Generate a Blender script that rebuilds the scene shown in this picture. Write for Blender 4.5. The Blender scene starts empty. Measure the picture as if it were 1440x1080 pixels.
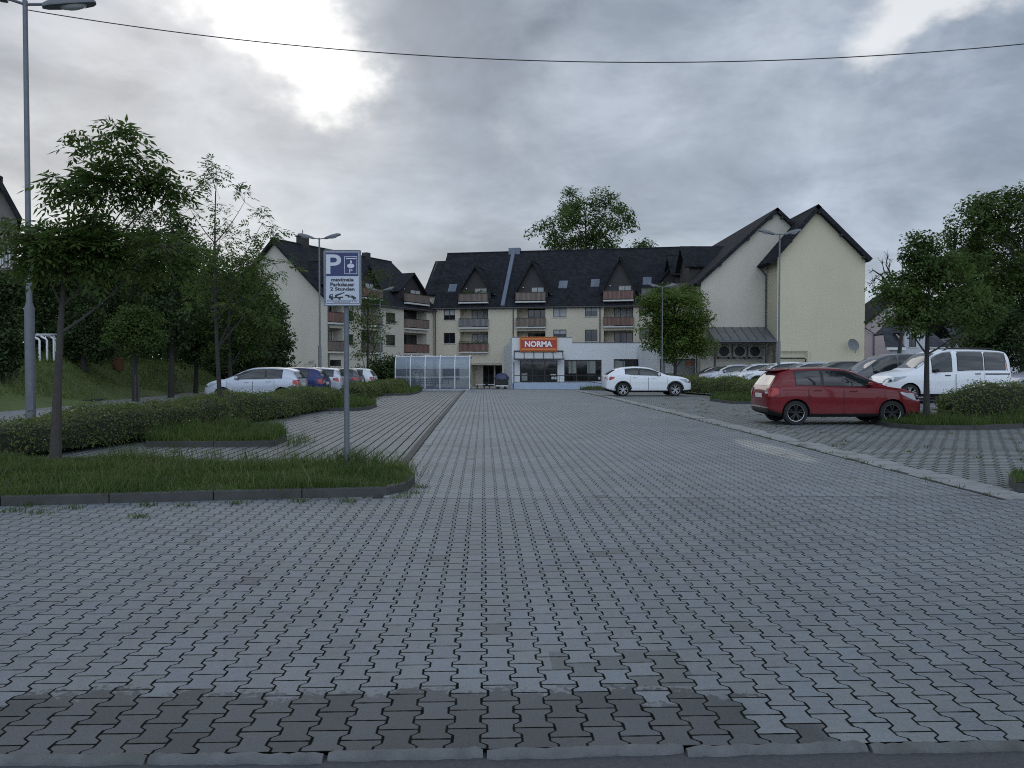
import bpy, bmesh, math, random
import numpy as np
from mathutils import Vector, Matrix
from mathutils.bvhtree import BVHTree

scene = bpy.context.scene
C = scene.collection
R = math.radians
rnd = random.Random(7)
rng = np.random.default_rng(7)

# ------------------------------------------------------------------ camera geometry
F = 1165.0; EYE = 1.56; PITCH = math.atan(28 / 1165.0)
def ray(px, py):
    xc = (px - 720) / F; yc = (540 - py) / F
    return Vector((xc, math.cos(PITCH) + yc * math.sin(PITCH), -math.sin(PITCH) + yc * math.cos(PITCH)))
def P(px, py, d):
    """point seen at a picture position, d metres ahead"""
    r = ray(px, py)
    return Vector((0, 0, EYE)) + r * (d / r.y)

def sst(a, b, x):
    t = min(1.0, max(0.0, (x - a) / (b - a)))
    return t * t * (3 - 2 * t)
GY = [-60, 0, 20, 42, 55, 88, 100, 2000]
GZ = [0, 0, 0, -.08, -.2, -1.1, -1.12, -1.12]
def bank_edge(y): return -14.8 - .09 * y
def gz(x, y):
    z = float(np.interp(y, GY, GZ))
    z += .28 * sst(11, 15, x) * sst(8, 25, y) * (1 - sst(50, 85, y))
    return z
def gbank(x, y):
    e = bank_edge(y)
    return gz(x, y) + (1.75 * min(1, max(0, (e - x) / 1.9)) ** .85 + .45 * sst(2, 12, e - x)) * (1 - sst(58, 72, y)) * sst(0, 8, y)
T = .0342
CT, ST = math.cos(T), math.sin(T)
def L(u, v):                       # car-park frame -> world
    return (u * CT - v * ST, u * ST + v * CT)
def G(px, py):
    """ground point seen at a picture position"""
    d = 5.0
    for _ in range(60):
        q = P(px, py, d)
        r = ray(px, py)
        t = (gz(q.x, q.y) - EYE) / r.z
        d = .5 * d + .5 * max(1, min(120, t * r.y))
    q = P(px, py, d)
    return Vector((q.x, q.y, gz(q.x, q.y)))

# ------------------------------------------------------------------ object helpers
def tag(o, label=None, cat=None, group=None, kind=None):
    if label: o['label'] = label
    if cat: o['category'] = cat
    if group: o['group'] = group
    if kind: o['kind'] = kind
    return o
def thing(name, loc, rz, label, cat, group=None):
    o = bpy.data.objects.new(name, None); C.objects.link(o)
    o.empty_display_size = .2
    o.location = loc; o.rotation_euler = (0, 0, rz)
    return tag(o, label, cat, group)
def copy_tree(o, parent=None):
    c = o.copy(); C.objects.link(c)
    if parent is not None:
        c.parent = parent
    for ch in [k for k in C.objects if k.parent == o]:
        copy_tree(ch, c)
    return c

class MB:
    def __init__(s): s.v = []; s.f = []; s.m = []
    def add(s, pts, faces, m=0):
        n = len(s.v)
        s.v += [tuple(p) for p in pts]
        for f in faces:
            s.f.append([i + n for i in f]); s.m.append(m)
    def poly(s, pts, m=0): s.add(pts, [list(range(len(pts)))], m)
    def hexa(s, p, m=0):            # 8 points: bottom 0-3 ccw, top 4-7
        s.add(p, [(3, 2, 1, 0), (4, 5, 6, 7), (0, 1, 5, 4), (1, 2, 6, 5), (2, 3, 7, 6), (3, 0, 4, 7)], m)
    def box(s, x0, x1, y0, y1, z0, z1, m=0):
        s.hexa([(x0, y0, z0), (x1, y0, z0), (x1, y1, z0), (x0, y1, z0), (x0, y0, z1), (x1, y0, z1), (x1, y1, z1), (x0, y1, z1)], m)
    def beam(s, a, b, w, h, m=0, up=(0, 0, 1)):
        a = Vector(a); b = Vector(b); d = (b - a).normalized(); up = Vector(up)
        if abs(d.dot(up)) > .98: up = Vector((0, 1, 0))
        x = d.cross(up).normalized() * (w / 2); y = x.cross(d).normalized() * (h / 2)
        s.hexa([a - x - y, a + x - y, b + x - y, b - x - y, a - x + y, a + x + y, b + x + y, b - x + y], m)
    def tube(s, pts, rad, n=8, m=0, cap=True):
        pts = [Vector(p) for p in pts]
        if not isinstance(rad, (list, tuple)): rad = [rad] * len(pts)
        base = len(s.v); prev = None
        for i, p in enumerate(pts):
            d = (pts[min(i + 1, len(pts) - 1)] - pts[max(i - 1, 0)])
            d = d.normalized() if d.length > 1e-9 else Vector((0, 0, 1))
            if prev is None:
                ref = Vector((1, 0, 0)) if abs(d.x) < .9 else Vector((0, 1, 0))
                x = d.cross(ref).normalized()
            else:
                x = (prev - d * prev.dot(d))
                x = x.normalized() if x.length > 1e-6 else d.orthogonal().normalized()
            prev = x; y = d.cross(x)
            for k in range(n):
                a = 2 * math.pi * k / n
                s.v.append(tuple(p + (x * math.cos(a) + y * math.sin(a)) * rad[i]))
        for i in range(len(pts) - 1):
            for k in range(n):
                k2 = (k + 1) % n
                s.f.append([base + i * n + k, base + i * n + k2, base + (i + 1) * n + k2, base + (i + 1) * n + k]); s.m.append(m)
        if cap:
            s.f.append([base + k for k in range(n)][::-1]); s.m.append(m)
            e = base + (len(pts) - 1) * n
            s.f.append([e + k for k in range(n)]); s.m.append(m)
    def lathe(s, prof, c, axis='z', n=24, m=0):   # prof: (r, h) list
        base = len(s.v); c = Vector(c)
        for r, h in prof:
            for k in range(n):
                a = 2 * math.pi * k / n; q = (r * math.cos(a), r * math.sin(a))
                o = (q[0], q[1], h) if axis == 'z' else ((q[0], h, q[1]) if axis == 'y' else (h, q[0], q[1]))
                s.v.append(tuple(c + Vector(o)))
        for i in range(len(prof) - 1):
            for k in range(n):
                k2 = (k + 1) % n
                s.f.append([base + i * n + k, base + i * n + k2, base + (i + 1) * n + k2, base + (i + 1) * n + k]); s.m.append(m)
    def ball(s, c, rx, ry, rz, m=0, n=10, k=6):
        s.lathe_ell(c, rx, ry, rz, m, n, k)
    def lathe_ell(s, c, rx, ry, rz, m, n, k):
        base = len(s.v); c = Vector(c)
        for i in range(k + 1):
            t = -math.pi / 2 + math.pi * i / k
            for j in range(n):
                a = 2 * math.pi * j / n
                s.v.append(tuple(c + Vector((rx * math.cos(t) * math.cos(a), ry * math.cos(t) * math.sin(a), rz * math.sin(t)))))
        for i in range(k):
            for j in range(n):
                j2 = (j + 1) % n
                s.f.append([base + i * n + j, base + i * n + j2, base + (i + 1) * n + j2, base + (i + 1) * n + j]); s.m.append(m)
    def mesh(s, name, mats, smooth=False, fixn=True):
        me = bpy.data.meshes.new(name)
        me.from_pydata(s.v, [], s.f)
        for mm in (mats if isinstance(mats, (list, tuple)) else [mats]): me.materials.append(mm)
        me.polygons.foreach_set('material_index', s.m)
        if fixn:
            b = bmesh.new(); b.from_mesh(me); bmesh.ops.recalc_face_normals(b, faces=b.faces); b.to_mesh(me); b.free()
        if smooth:
            me.polygons.foreach_set('use_smooth', [True] * len(me.polygons))
            me.set_sharp_from_angle(angle=R(38))
        me.update()
        return me
    def build(s, name, mats, parent=None, smooth=False, bevel=0, fixn=True, loc=None):
        o = bpy.data.objects.new(name, s.mesh(name, mats, smooth, fixn)); C.objects.link(o)
        if parent is not None: o.parent = parent
        if loc is not None: o.location = loc
        if bevel:
            b = o.modifiers.new('bevel', 'BEVEL'); b.width = bevel; b.segments = 2; b.limit_method = 'ANGLE'
        return o
def np_mesh(name, V, Q, mats, midx=None):
    """V (n,3), Q (m,4) quads"""
    me = bpy.data.meshes.new(name)
    me.vertices.add(len(V)); me.vertices.foreach_set('co', np.asarray(V, np.float32).ravel())
    me.loops.add(Q.size); me.loops.foreach_set('vertex_index', Q.astype(np.int32).ravel())
    me.polygons.add(len(Q)); me.polygons.foreach_set('loop_start', np.arange(0, Q.size, Q.shape[1], dtype=np.int32))
    for mm in mats: me.materials.append(mm)
    if midx is not None: me.polygons.foreach_set('material_index', midx.astype(np.int32))
    me.update(calc_edges=True)
    return me

def text_mesh(s, size, bold=0.0, name='lettering', align='CENTER', extrude=.002, sx=1.0):
    cu = bpy.data.curves.new('lettering', 'FONT'); cu.body = s; cu.size = size; cu.align_x = align; cu.align_y = 'CENTER'
    cu.offset = bold; cu.extrude = extrude; cu.resolution_u = 4
    ob = bpy.data.objects.new('lettering', cu); C.objects.link(ob)
    bpy.context.view_layer.update()
    me = bpy.data.meshes.new_from_object(ob.evaluated_get(bpy.context.evaluated_depsgraph_get()))
    bpy.data.objects.remove(ob); bpy.data.curves.remove(cu)
    # stand it upright facing -y
    me.transform(Matrix(((sx, 0, 0, 0), (0, 0, -1, 0), (0, 1, 0, 0), (0, 0, 0, 1))))
    return me

# ------------------------------------------------------------------ node helpers
class E:
    def __init__(s, nt, k): s.nt = nt; s.k = k
    def _m(s, op, *a, clamp=False):
        n = s.nt.nodes.new('ShaderNodeMath'); n.operation = op; n.use_clamp = clamp
        for i, x in enumerate((s,) + a):
            if isinstance(x, E): s.nt.links.new(x.k, n.inputs[i])
            else: n.inputs[i].default_value = x
        return E(s.nt, n.outputs[0])
    def __add__(s, o): return s._m('ADD', o)
    def __radd__(s, o): return s._m('ADD', o)
    def __sub__(s, o): return s._m('SUBTRACT', o)
    def __rsub__(s, o): return (s * -1) + o
    def __mul__(s, o): return s._m('MULTIPLY', o)
    def __rmul__(s, o): return s._m('MULTIPLY', o)
    def __truediv__(s, o): return s._m('DIVIDE', o)
    def __neg__(s): return s * -1
    def floor(s): return s._m('FLOOR')
    def abs(s): return s._m('ABSOLUTE')
    def frac(s): return s._m('FRACT')
    def exp(s): return s._m('EXPONENT')
    def pow(s, e): return s._m('POWER', e)
    def lt(s, o): return s._m('LESS_THAN', o)
    def gt(s, o): return s._m('GREATER_THAN', o)
    def min(s, o): return s._m('MINIMUM', o)
    def max(s, o): return s._m('MAXIMUM', o)
    def clamp(s): return s._m('ADD', 0.0, clamp=True)
    def step(s, a, b):               # smoothstep
        n = s.nt.nodes.new('ShaderNodeMapRange'); n.interpolation_type = 'SMOOTHSTEP'
        s.nt.links.new(s.k, n.inputs[0]); n.inputs[1].default_value = a; n.inputs[2].default_value = b
        return E(s.nt, n.outputs[0])
def vec(nt, x, y, z):
    n = nt.nodes.new('ShaderNodeCombineXYZ')
    for i, q in enumerate((x, y, z)):
        if isinstance(q, E): nt.links.new(q.k, n.inputs[i])
        else: n.inputs[i].default_value = q
    return n.outputs[0]
def noise(nt, v, scale, detail=3, rough=.55, dist=0):
    n = nt.nodes.new('ShaderNodeTexNoise'); n.inputs['Scale'].default_value = scale; n.inputs['Detail'].default_value = detail
    n.inputs['Roughness'].default_value = rough; n.inputs['Distortion'].default_value = dist
    if v is not None: nt.links.new(v, n.inputs['Vector'])
    return E(nt, n.outputs[0])
def white(nt, v):
    n = nt.nodes.new('ShaderNodeTexWhiteNoise'); n.noise_dimensions = '3D'; nt.links.new(v, n.inputs[0])
    return E(nt, n.outputs[0])
def mixc(nt, f, a, b):
    n = nt.nodes.new('ShaderNodeMix'); n.data_type = 'RGBA'
    for i, q in ((0, f), (6, a), (7, b)):
        if isinstance(q, E): nt.links.new(q.k, n.inputs[i])
        elif hasattr(q, 'is_linked'): nt.links.new(q, n.inputs[i])
        elif i == 0: n.inputs[0].default_value = q
        else: n.inputs[i].default_value = (*q, 1)
    return n.outputs[2]
def scalec(nt, col, f):
    n = nt.nodes.new('ShaderNodeVectorMath'); n.operation = 'SCALE'
    if hasattr(col, 'is_linked'): nt.links.new(col, n.inputs[0])
    else: n.inputs[0].default_value = col
    nt.links.new(f.k, n.inputs['Scale'])
    return n.outputs[0]
def new_mat(name):
    m = bpy.data.materials.new(name); m.use_nodes = True
    nt = m.node_tree; b = nt.nodes['Principled BSDF']
    return m, nt, b
def ocoord(nt):
    return nt.nodes.new('ShaderNodeTexCoord').outputs['Object']
def xyz(nt, v):
    n = nt.nodes.new('ShaderNodeSeparateXYZ'); nt.links.new(v, n.inputs[0])
    return [E(nt, n.outputs[i]) for i in range(3)]
def bump(nt, b, h, strength=.3, dist=.01):
    n = nt.nodes.new('ShaderNodeBump'); n.inputs['Strength'].default_value = strength; n.inputs['Distance'].default_value = dist
    nt.links.new(h.k, n.inputs['Height']); nt.links.new(n.outputs[0], b.inputs['Normal'])

def mat(name, col, rough=.6, var=.15, scale=3.0, metal=0, bmp=0, bscale=60, spec=.5, coat=0, dirt=None, dscale=.7):
    m, nt, b = new_mat(name)
    v = ocoord(nt)
    n = noise(nt, v, scale, 5, .6)
    f = (n - .5) * (2 * var) + 1.0
    c = scalec(nt, col, f)
    if dirt:
        d = noise(nt, v, dscale, 6, .65).step(.5, .72)
        c = mixc(nt, d, c, dirt)
    nt.links.new(c, b.inputs['Base Color'])
    b.inputs['Roughness'].default_value = rough; b.inputs['Metallic'].default_value = metal
    b.inputs['Specular IOR Level'].default_value = spec
    if coat: b.inputs['Coat Weight'].default_value = coat; b.inputs['Coat Roughness'].default_value = .04
    if bmp: bump(nt, b, noise(nt, v, bscale, 4, .7), bmp, .01)
    return m

M = {}
def paver_mat(name, w, Lr, amp, joint_u, joint_v, col, jcol, shift=.5, swap=False, stain=False, moss=0.0, jit=0):
    """concrete pavers; columns of width w run along v, pieces Lr long, edges zigzag by amp"""
    m, nt, b = new_mat(name)
    v0 = ocoord(nt); x, y, z = xyz(nt, v0)
    u = x * CT + y * ST; v = y * CT - x * ST
    uu, vv = (v, u) if swap else (u, v)
    wob = noise(nt, v0, 2.2, 3)
    t = uu / w + (wob - .5) * .14
    k = (t + .5).floor()
    par = (k * .5).frac() * 2.0
    sgn = 1.0 - par * 2.0
    ph = (vv / Lr + 100.0).frac()
    tri = (ph - .5).abs() * 4.0 - 1.0           # 1 at joints, -1 in the middle
    s = (tri * 3.6).max(-1.0).min(1.0)
    off = sgn * s * (amp / w)
    side = t - k + off
    c = k - side.lt(0.0)
    par2 = (c * .5).frac() * 2.0
    if amp == 0: rowp = vv / Lr + white(nt, vec(nt, c, 3.3, 1.7)) + 100.0
    else: rowp = vv / Lr + par2 * shift + 100.0
    wj = noise(nt, v0, 14, 2)
    r = (rowp + .5).floor(); r0 = rowp.floor()
    du = side.abs() * w; dv = (rowp - r).abs() * Lr
    gu = joint_u * .5; gv = joint_v * .5
    rough_edge = (wj - .5) * .010
    ju = 1.0 - (du + rough_edge).step(gu * .6, gu * 1.3)
    jv = 1.0 - (dv + rough_edge).step(gv * .6, gv * 1.3)
    if jit:                                     # some cross joints are nearly closed
        jv = jv * white(nt, vec(nt, c, r, 7.7)).step(.15, .8)
    j = ju.max(jv)
    idv = vec(nt, c, r0, .5)
    rv = white(nt, idv)
    rv2 = white(nt, vec(nt, c, r0, 9.5))
    sp = noise(nt, v0, 260, 2, .8)
    mid = noise(nt, v0, 22, 4, .7)
    big = noise(nt, v0, .35, 4, .6)
    blot = noise(nt, v0, 1.6, 5, .65)
    sp2 = noise(nt, v0, 75, 3, .75)
    f = (rv - .5) * .15 + (sp - .5) * 1.2 + (sp2 - .5) * .9 + (mid - .5) * .5 + (big - .5) * .7 + (blot - .5) * .5 + 1.0
    f = f + noise(nt, v0, 150, 1, .5).step(.70, .80) * .55
    f = f * (1.0 - rv2.gt(.992) * .3)
    if stain:
        edge = noise(nt, v0, 1.1, 3) - .5
        rvc = (r0 + .5) * Lr - par2 * (shift * Lr) - 100.0 * Lr      # centre of the piece along v
        ue = u + (rv - .5) * .5
        lim = 3.95 + edge * .30 + (mid - .5) * .35 + (rv2 - .5) * .16 - (v0x_step(ue, .2, 1.5) * .25)
        wet = (lim - v + (mid - .5) * .12).step(-.02, .035) * (1.0 - (ue - 1.05).step(.1, .3))
        p = ((u - .7).abs() - .35).lt(0.0) * ((v - 4.2).abs() - .25).lt(0.0)
        f = f * (1.0 - p * rv2.gt(.55) * .35)
        dust = (1.0 - (((u - 5.25) / .35).pow(2.0) + ((v - 15.0) / 2.1).pow(2.0) + (mid - .5) * 1.2).step(.5, 1.2))
    cc = mixc(nt, rv2, tuple(q * a for q, a in zip(col, (1.0, 1.0, 1.03))), tuple(q * a for q, a in zip(col, (1.03, 1.0, .95))))
    if stain:
        cc = mixc(nt, wet * (.86 + (rv2 - .5) * .3) * (.82 + mid * .3), cc, (.050, .055, .059))
        cc = mixc(nt, dust * .85, cc, (.34, .335, .31))
    cc = scalec(nt, cc, f)
    if moss:
        ms = noise(nt, v0, .9, 4).step(.5, .7) * noise(nt, v0, 9, 4).step(.45, .62) * moss
        cc = mixc(nt, ms, cc, (.035, .045, .022))
    jc = mixc(nt, noise(nt, v0, 3.5, 4).step(.45, .65), jcol, tuple(q * a for q, a in zip(jcol, (1.5, 1.7, 1.2))))
    cc = mixc(nt, j, cc, jc)
    nt.links.new(cc, b.inputs['Base Color'])
    b.inputs['Roughness'].default_value = .72
    nt.links.new(((1.0 - j) * .42).k, b.inputs['Specular IOR Level'])
    h = (1.0 - j) * 1.0 + rv * .35 + sp * .2 + sp2 * .3 + mid * .25
    bump(nt, b, h, .55, .007)
    return m
def v0x_step(e, a, b): return e.step(a, b)

def leaf_mat(name, c1, c2, trans=.35, spread=1.0):
    m, nt, b = new_mat(name)
    g = nt.nodes.new('ShaderNodeNewGeometry')
    ri = E(nt, g.outputs['Random Per Island'])
    n = noise(nt, ocoord(nt), 1.1 * spread, 3)
    f = (ri * .55 + n.step(.3, .7) * .45)
    col = mixc(nt, f, c1, c2)
    nt.links.new(col, b.inputs['Base Color']); b.inputs['Roughness'].default_value = .6
    b.inputs['Specular IOR Level'].default_value = .25
    t = nt.nodes.new('ShaderNodeBsdfTranslucent'); nt.links.new(scalec(nt, col, E(nt, nt.nodes.new('ShaderNodeValue').outputs[0])), t.inputs[0])
    nt.nodes['Value'].outputs[0].default_value = 1.3
    mx = nt.nodes.new('ShaderNodeMixShader'); mx.inputs[0].default_value = trans
    nt.links.new(b.outputs[0], mx.inputs[1]); nt.links.new(t.outputs[0], mx.inputs[2])
    nt.links.new(mx.outputs[0], nt.nodes['Material Output'].inputs[0])
    return m

def roof_mat(name, col):
    m, nt, b = new_mat(name)
    v = ocoord(nt); x, y, z = xyz(nt, v)
    row = (z / .24).frac(); ri = (z / .24).floor()
    s = (x + y) / .3 + (ri * .5).frac()
    tile = white(nt, vec(nt, s.floor(), ri, .3))
    lip = row.step(.0, .25)
    gap = ((s.frac() - .5).abs()).step(.42, .5)
    f = (tile - .5) * .5 + (noise(nt, v, .5, 4) - .5) * .7 + 1.0
    f = f * (lip * .35 + .65) * (1.0 - gap * .3)
    nt.links.new(scalec(nt, col, f), b.inputs['Base Color'])
    b.inputs['Roughness'].default_value = .9; b.inputs['Specular IOR Level'].default_value = .08
    bump(nt, b, (1.0 - row) * 1.0 + gap * -.4, .5, .03)
    return m
def render_mat(name, col, var=.1):
    """rendered wall with faint rain streaks"""
    m, nt, b = new_mat(name)
    v = ocoord(nt); x, y, z = xyz(nt, v)
    st = noise(nt, vec(nt, x * .9, y * .9, z * .16), 1.0, 5, .62)
    big = noise(nt, v, .22, 4, .6)
    gr = noise(nt, v, 30, 3, .7)
    f = (st - .5) * (1.0 * var) + (big - .5) * (2.0 * var) + (gr - .5) * .22 + 1.0
    nt.links.new(scalec(nt, col, f), b.inputs['Base Color'])
    b.inputs['Roughness'].default_value = .9; b.inputs['Specular IOR Level'].default_value = .2
    bump(nt, b, gr, .3, .01)
    return m
def glass_mat(name, col=(.012, .014, .016), rough=.04):
    m, nt, b = new_mat(name)
    n = noise(nt, ocoord(nt), 1.3, 3)
    nt.links.new(scalec(nt, col, n * 1.8 + .2), b.inputs['Base Color'])
    b.inputs['Roughness'].default_value = rough; b.inputs['Specular IOR Level'].default_value = .6
    bump(nt, b, noise(nt, ocoord(nt), .9, 1), .05, .05)
    return m
def paint_mat(name, col, metal=0.0, flake=.04):
    m, nt, b = new_mat(name)
    v = ocoord(nt)
    d = noise(nt, v, 2.5, 5, .65)
    x, y, z = xyz(nt, v)
    low = (1.0 - z.step(.2, .6)) * d * .45       # road grime low on the body
    c = mixc(nt, low, scalec(nt, col, (d - .5) * flake + 1.0), (.09, .085, .08))
    nt.links.new(c, b.inputs['Base Color'])
    b.inputs['Metallic'].default_value = metal; b.inputs['Roughness'].default_value = .38; b.inputs['Specular IOR Level'].default_value = .22
    b.inputs['Coat Weight'].default_value = .5; b.inputs['Coat Roughness'].default_value = .06
    return m
def slat_mat(name, c1, c2, w=.14):
    m, nt, b = new_mat(name)
    x, y, z = xyz(nt, ocoord(nt))
    s = (x / w + y / w + 50.0)
    k = white(nt, vec(nt, s.floor(), .2, .7))
    gap = ((s.frac() - .5).abs()).step(.36, .42)
    c = mixc(nt, k, c1, c2)
    c = scalec(nt, c, noise(nt, ocoord(nt), 3, 4) * .5 + .75)
    c = mixc(nt, gap, c, (.015, .013, .012))
    nt.links.new(c, b.inputs['Base Color']); b.inputs['Roughness'].default_value = .75
    return m
# ------------------------------------------------------------------ camera
cam = bpy.data.cameras.new('camera'); co = bpy.data.objects.new('camera', cam); C.objects.link(co)
co.location = (0, 0, EYE); co.rotation_euler = (R(90) - PITCH, 0, 0)
cam.sensor_width = 36; cam.lens = 36 * F / 1440; cam.clip_end = 6000; cam.clip_start = .05
scene.cycles.filter_width = 1.05
scene.cycles.use_denoising = False
scene.camera = co
scene.view_settings.view_transform = 'Standard'; scene.view_settings.look = 'None'
scene.view_settings.exposure = 0; scene.view_settings.gamma = 1

# ------------------------------------------------------------------ sky and sun
w = bpy.data.worlds.new('World'); scene.world = w; w.use_nodes = True
nt = w.node_tree; bg = nt.nodes['Background']
SUN_EL, SUN_AZ = R(26), R(-16)
sk = nt.nodes.new('ShaderNodeTexSky'); sk.sky_type = 'NISHITA'; sk.sun_disc = False
sk.sun_elevation = SUN_EL; sk.sun_rotation = SUN_AZ
g = nt.nodes.new('ShaderNodeTexCoord').outputs['Generated']
x, y, z = xyz(nt, g)
zz = z.max(0.0) + .22
q = vec(nt, x / zz, y / zz, 0.3)
n1 = noise(nt, q, .95, 6, .58, .5)
n2 = noise(nt, q, 2.6, 6, .6, .3)
q3 = vec(nt, x, y, z * 1.7)
n3 = noise(nt, q3, 5.5, 6, .6, .4)
wn = nt.nodes.new('ShaderNodeTexNoise'); wn.inputs['Scale'].default_value = 4.2; wn.inputs['Detail'].default_value = 6; wn.inputs['Roughness'].default_value = .6
nt.links.new(q3, wn.inputs['Vector'])
wx, wy, wz = xyz(nt, wn.outputs['Color'])
def lobe(px, py, sx, sz, warp=.30):
    d = ray(px, py).normalized()
    e = ((x + (wx - .5) * warp - d.x) / sx).pow(2.0) + ((y - d.y) / (sx * 2)).pow(2.0) + ((z + (wz - .5) * warp - d.z) / sz).pow(2.0)
    return (e * -1.0).exp()
cl = (n1 * .45 + n2 * .30 + n3 * .25).step(.39, .61)
base = mixc(nt, cl, (.18, .245, .335), (.50, .555, .635))
base = mixc(nt, lobe(100, 300, .30, .24) * .72, base, (.80, .785, .77))
base = mixc(nt, lobe(360, 230, .20, .10) * .55, base, (.55, .60, .665))
base = mixc(nt, lobe(1200, 330, .42, .15) * .68, base, (.41, .475, .575))
base = mixc(nt, lobe(560, 330, .20, .10) * .55, base, (.38, .45, .54))
base = mixc(nt, (lobe(640, 60, .095, .11, .2) * 1.2).min(.92), base, (.185, .235, .30))
base = mixc(nt, lobe(900, 40, .10, .06, .2) * .8, base, (.22, .27, .335))
base = mixc(nt, lobe(640, 200, .05, .09, .2) * .6, base, (.26, .325, .41))
base = mixc(nt, lobe(1050, 170, .26, .08) * .6, base, (.45, .50, .575))
base = scalec(nt, base, (n3 - .5) * .75 + (n2 - .5) * .7 + 1.0)
gap = (lobe(390, 40, .075, .055, .24) + lobe(455, 105, .05, .045, .2) * .9 + lobe(300, -5, .09, .045, .24)).step(.12, 1.25)
base = mixc(nt, gap, base, (1.25, 1.25, 1.23))
g2 = (lobe(1235, 40, .045, .035, .16) * .85 + lobe(1330, 12, .045, .03, .16) + lobe(715, 180, .035, .05, .22) * .42 + lobe(490, 50, .05, .05, .2) * .5)
base = mixc(nt, g2.step(.28, 1.0) * .85, base, (.90, .91, .92))
# extra sky brightness added behind the viewer to light the facades
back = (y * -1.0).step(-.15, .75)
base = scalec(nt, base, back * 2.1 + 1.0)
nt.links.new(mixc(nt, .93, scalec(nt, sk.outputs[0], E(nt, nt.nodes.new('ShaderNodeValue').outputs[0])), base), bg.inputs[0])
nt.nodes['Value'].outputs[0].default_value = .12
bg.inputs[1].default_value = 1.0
sl = bpy.data.lights.new('sun', 'SUN'); so = bpy.data.objects.new('sun', sl); C.objects.link(so)
sl.energy = .5; sl.angle = R(40); sl.color = (1, .95, .88)
sd = Vector((math.sin(SUN_AZ) * math.cos(SUN_EL), math.cos(SUN_AZ) * math.cos(SUN_EL), math.sin(SUN_EL)))
so.rotation_euler = (-sd).to_track_quat('-Z', 'Y').to_euler(); so.location = (0, 0, 40)

# ------------------------------------------------------------------ materials
M['pave'] = paver_mat('lane pavers', .146, .19, .0135, .0105, .010, (.172, .192, .207), (.012, .013, .013), stain=True)
M['apron'] = paver_mat('entrance pavers', .146, .19, .0150, .0115, .0115, (.152, .171, .186), (.010, .011, .011), stain=True)
M['stall_l'] = paver_mat('grass joint pavers', .20, .20, 0, .030, .020, (.165, .181, .192), (.024, .028, .019), moss=.5)
M['stall_r'] = paver_mat('grass joint pavers across', .20, .24, .0004, .040, .034, (.178, .194, .203), (.024, .03, .018), moss=.6, swap=True)
M['lane_far'] = paver_mat('back lane pavers', .2, .2, 0, .012, .01, (.20, .21, .22), (.05, .052, .05))
M['asphalt'] = mat('street asphalt', (.06, .064, .070), .85, .5, 40, bmp=.6, bscale=180)
M['kerb'] = mat('kerb concrete', (.12, .125, .13), .85, .6, 9, bmp=.8, bscale=70, dirt=(.06, .065, .05))
M['kerb_dark'] = mat('dark kerb concrete', (.052, .053, .052), .88, .5, 5, bmp=.5, bscale=70, dirt=(.035, .04, .028), dscale=1.2)
M['slab'] = mat('pale edging slabs', (.235, .245, .245), .85, .35, 2.5, bmp=.6, bscale=50, dirt=(.10, .105, .09), dscale=2.2)
M['soil'] = mat('lawn soil', (.035, .045, .018), .95, .4, 2, bmp=.6, bscale=30)
M['turf'] = mat('meadow turf', (.085, .12, .035), .95, .45, .6, bmp=.8, bscale=14, dirt=(.07, .085, .03), dscale=.35)
M['grass'] = leaf_mat('grass blades', (.034, .068, .015), (.095, .14, .036), .4)
M['meadow'] = leaf_mat('meadow grass', (.09, .14, .034), (.19, .24, .07), .4)
M['grass_dry'] = leaf_mat('seeding grass', (.07, .09, .035), (.16, .15, .08), .3)
M['leaf_dark'] = leaf_mat('dark leaves', (.022, .042, .014), (.060, .092, .028), .35, .5)
M['leaf_mid'] = leaf_mat('mid leaves', (.034, .066, .017), (.095, .145, .036), .42, .6)
M['leaf_light'] = leaf_mat('light leaves', (.055, .10, .02), (.13, .185, .042), .42)
M['leaf_hedge'] = leaf_mat('hedge leaves', (.068, .105, .03), (.165, .20, .07), .38)
M['leaf_near'] = leaf_mat('compound leaves', (.032, .062, .016), (.09, .14, .034), .45)
M['bark'] = mat('bark', (.055, .05, .045), .9, .4, 9, bmp=.8, bscale=35)
M['bark_dark'] = mat('dark bark', (.03, .028, .026), .9, .4, 9, bmp=.8, bscale=35)
M['twig'] = mat('hedge twigs', (.018, .022, .012), .95, .3, 9)
M['petal'] = mat('white petals', (.75, .74, .68), .7, .05)

# ------------------------------------------------------------------ ground
def grid_mesh(name, xs, ys, zf, m, kind='structure', dz=0.0, map_=None, obj_name=None):
    V = []; Q = []
    for b in ys:
        for a in xs:
            p = map_(a, b) if map_ else (a, b)
            V.append((p[0], p[1], zf(*p) + dz))
    n = len(xs)
    for j in range(len(ys) - 1):
        for i in range(n - 1):
            Q.append((j * n + i, j * n + i + 1, (j + 1) * n + i + 1, (j + 1) * n + i))
    me = np_mesh(name, np.array(V), np.array(Q), [m])
    o = bpy.data.objects.new(name, me); C.objects.link(o)
    return tag(o, kind=kind)
def lin(a, b, s): return list(np.linspace(a, b, max(2, int(round(abs(b - a) / s)) + 1)))
xs = [-3000, -800, -300, -150, -100, -70] + lin(-60, 60, 1.0) + [75, 100, 150, 300, 800, 3000]
ys = [-300, -60, -30] + lin(-12, 110, 1.0) + [125, 150, 200, 300, 600, 1500, 4000]
grid_mesh('ground', xs, ys, gbank, M['turf'], dz=-.05)
UL, UR = -.9, 5.95
grid_mesh('street', lin(-40, 40, 4), lin(-9, 3.34, 1.5), lambda x, y: -.022, M['asphalt'], map_=L)
grid_mesh('entrance_paving', lin(-15, 15, 1.5), lin(3.325, 9.62, 1), gz, M['apron'], map_=L)
grid_mesh('lane', lin(UL - .28, UR, 1), lin(9.62, 60, 1), gz, M['pave'], map_=L)
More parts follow.
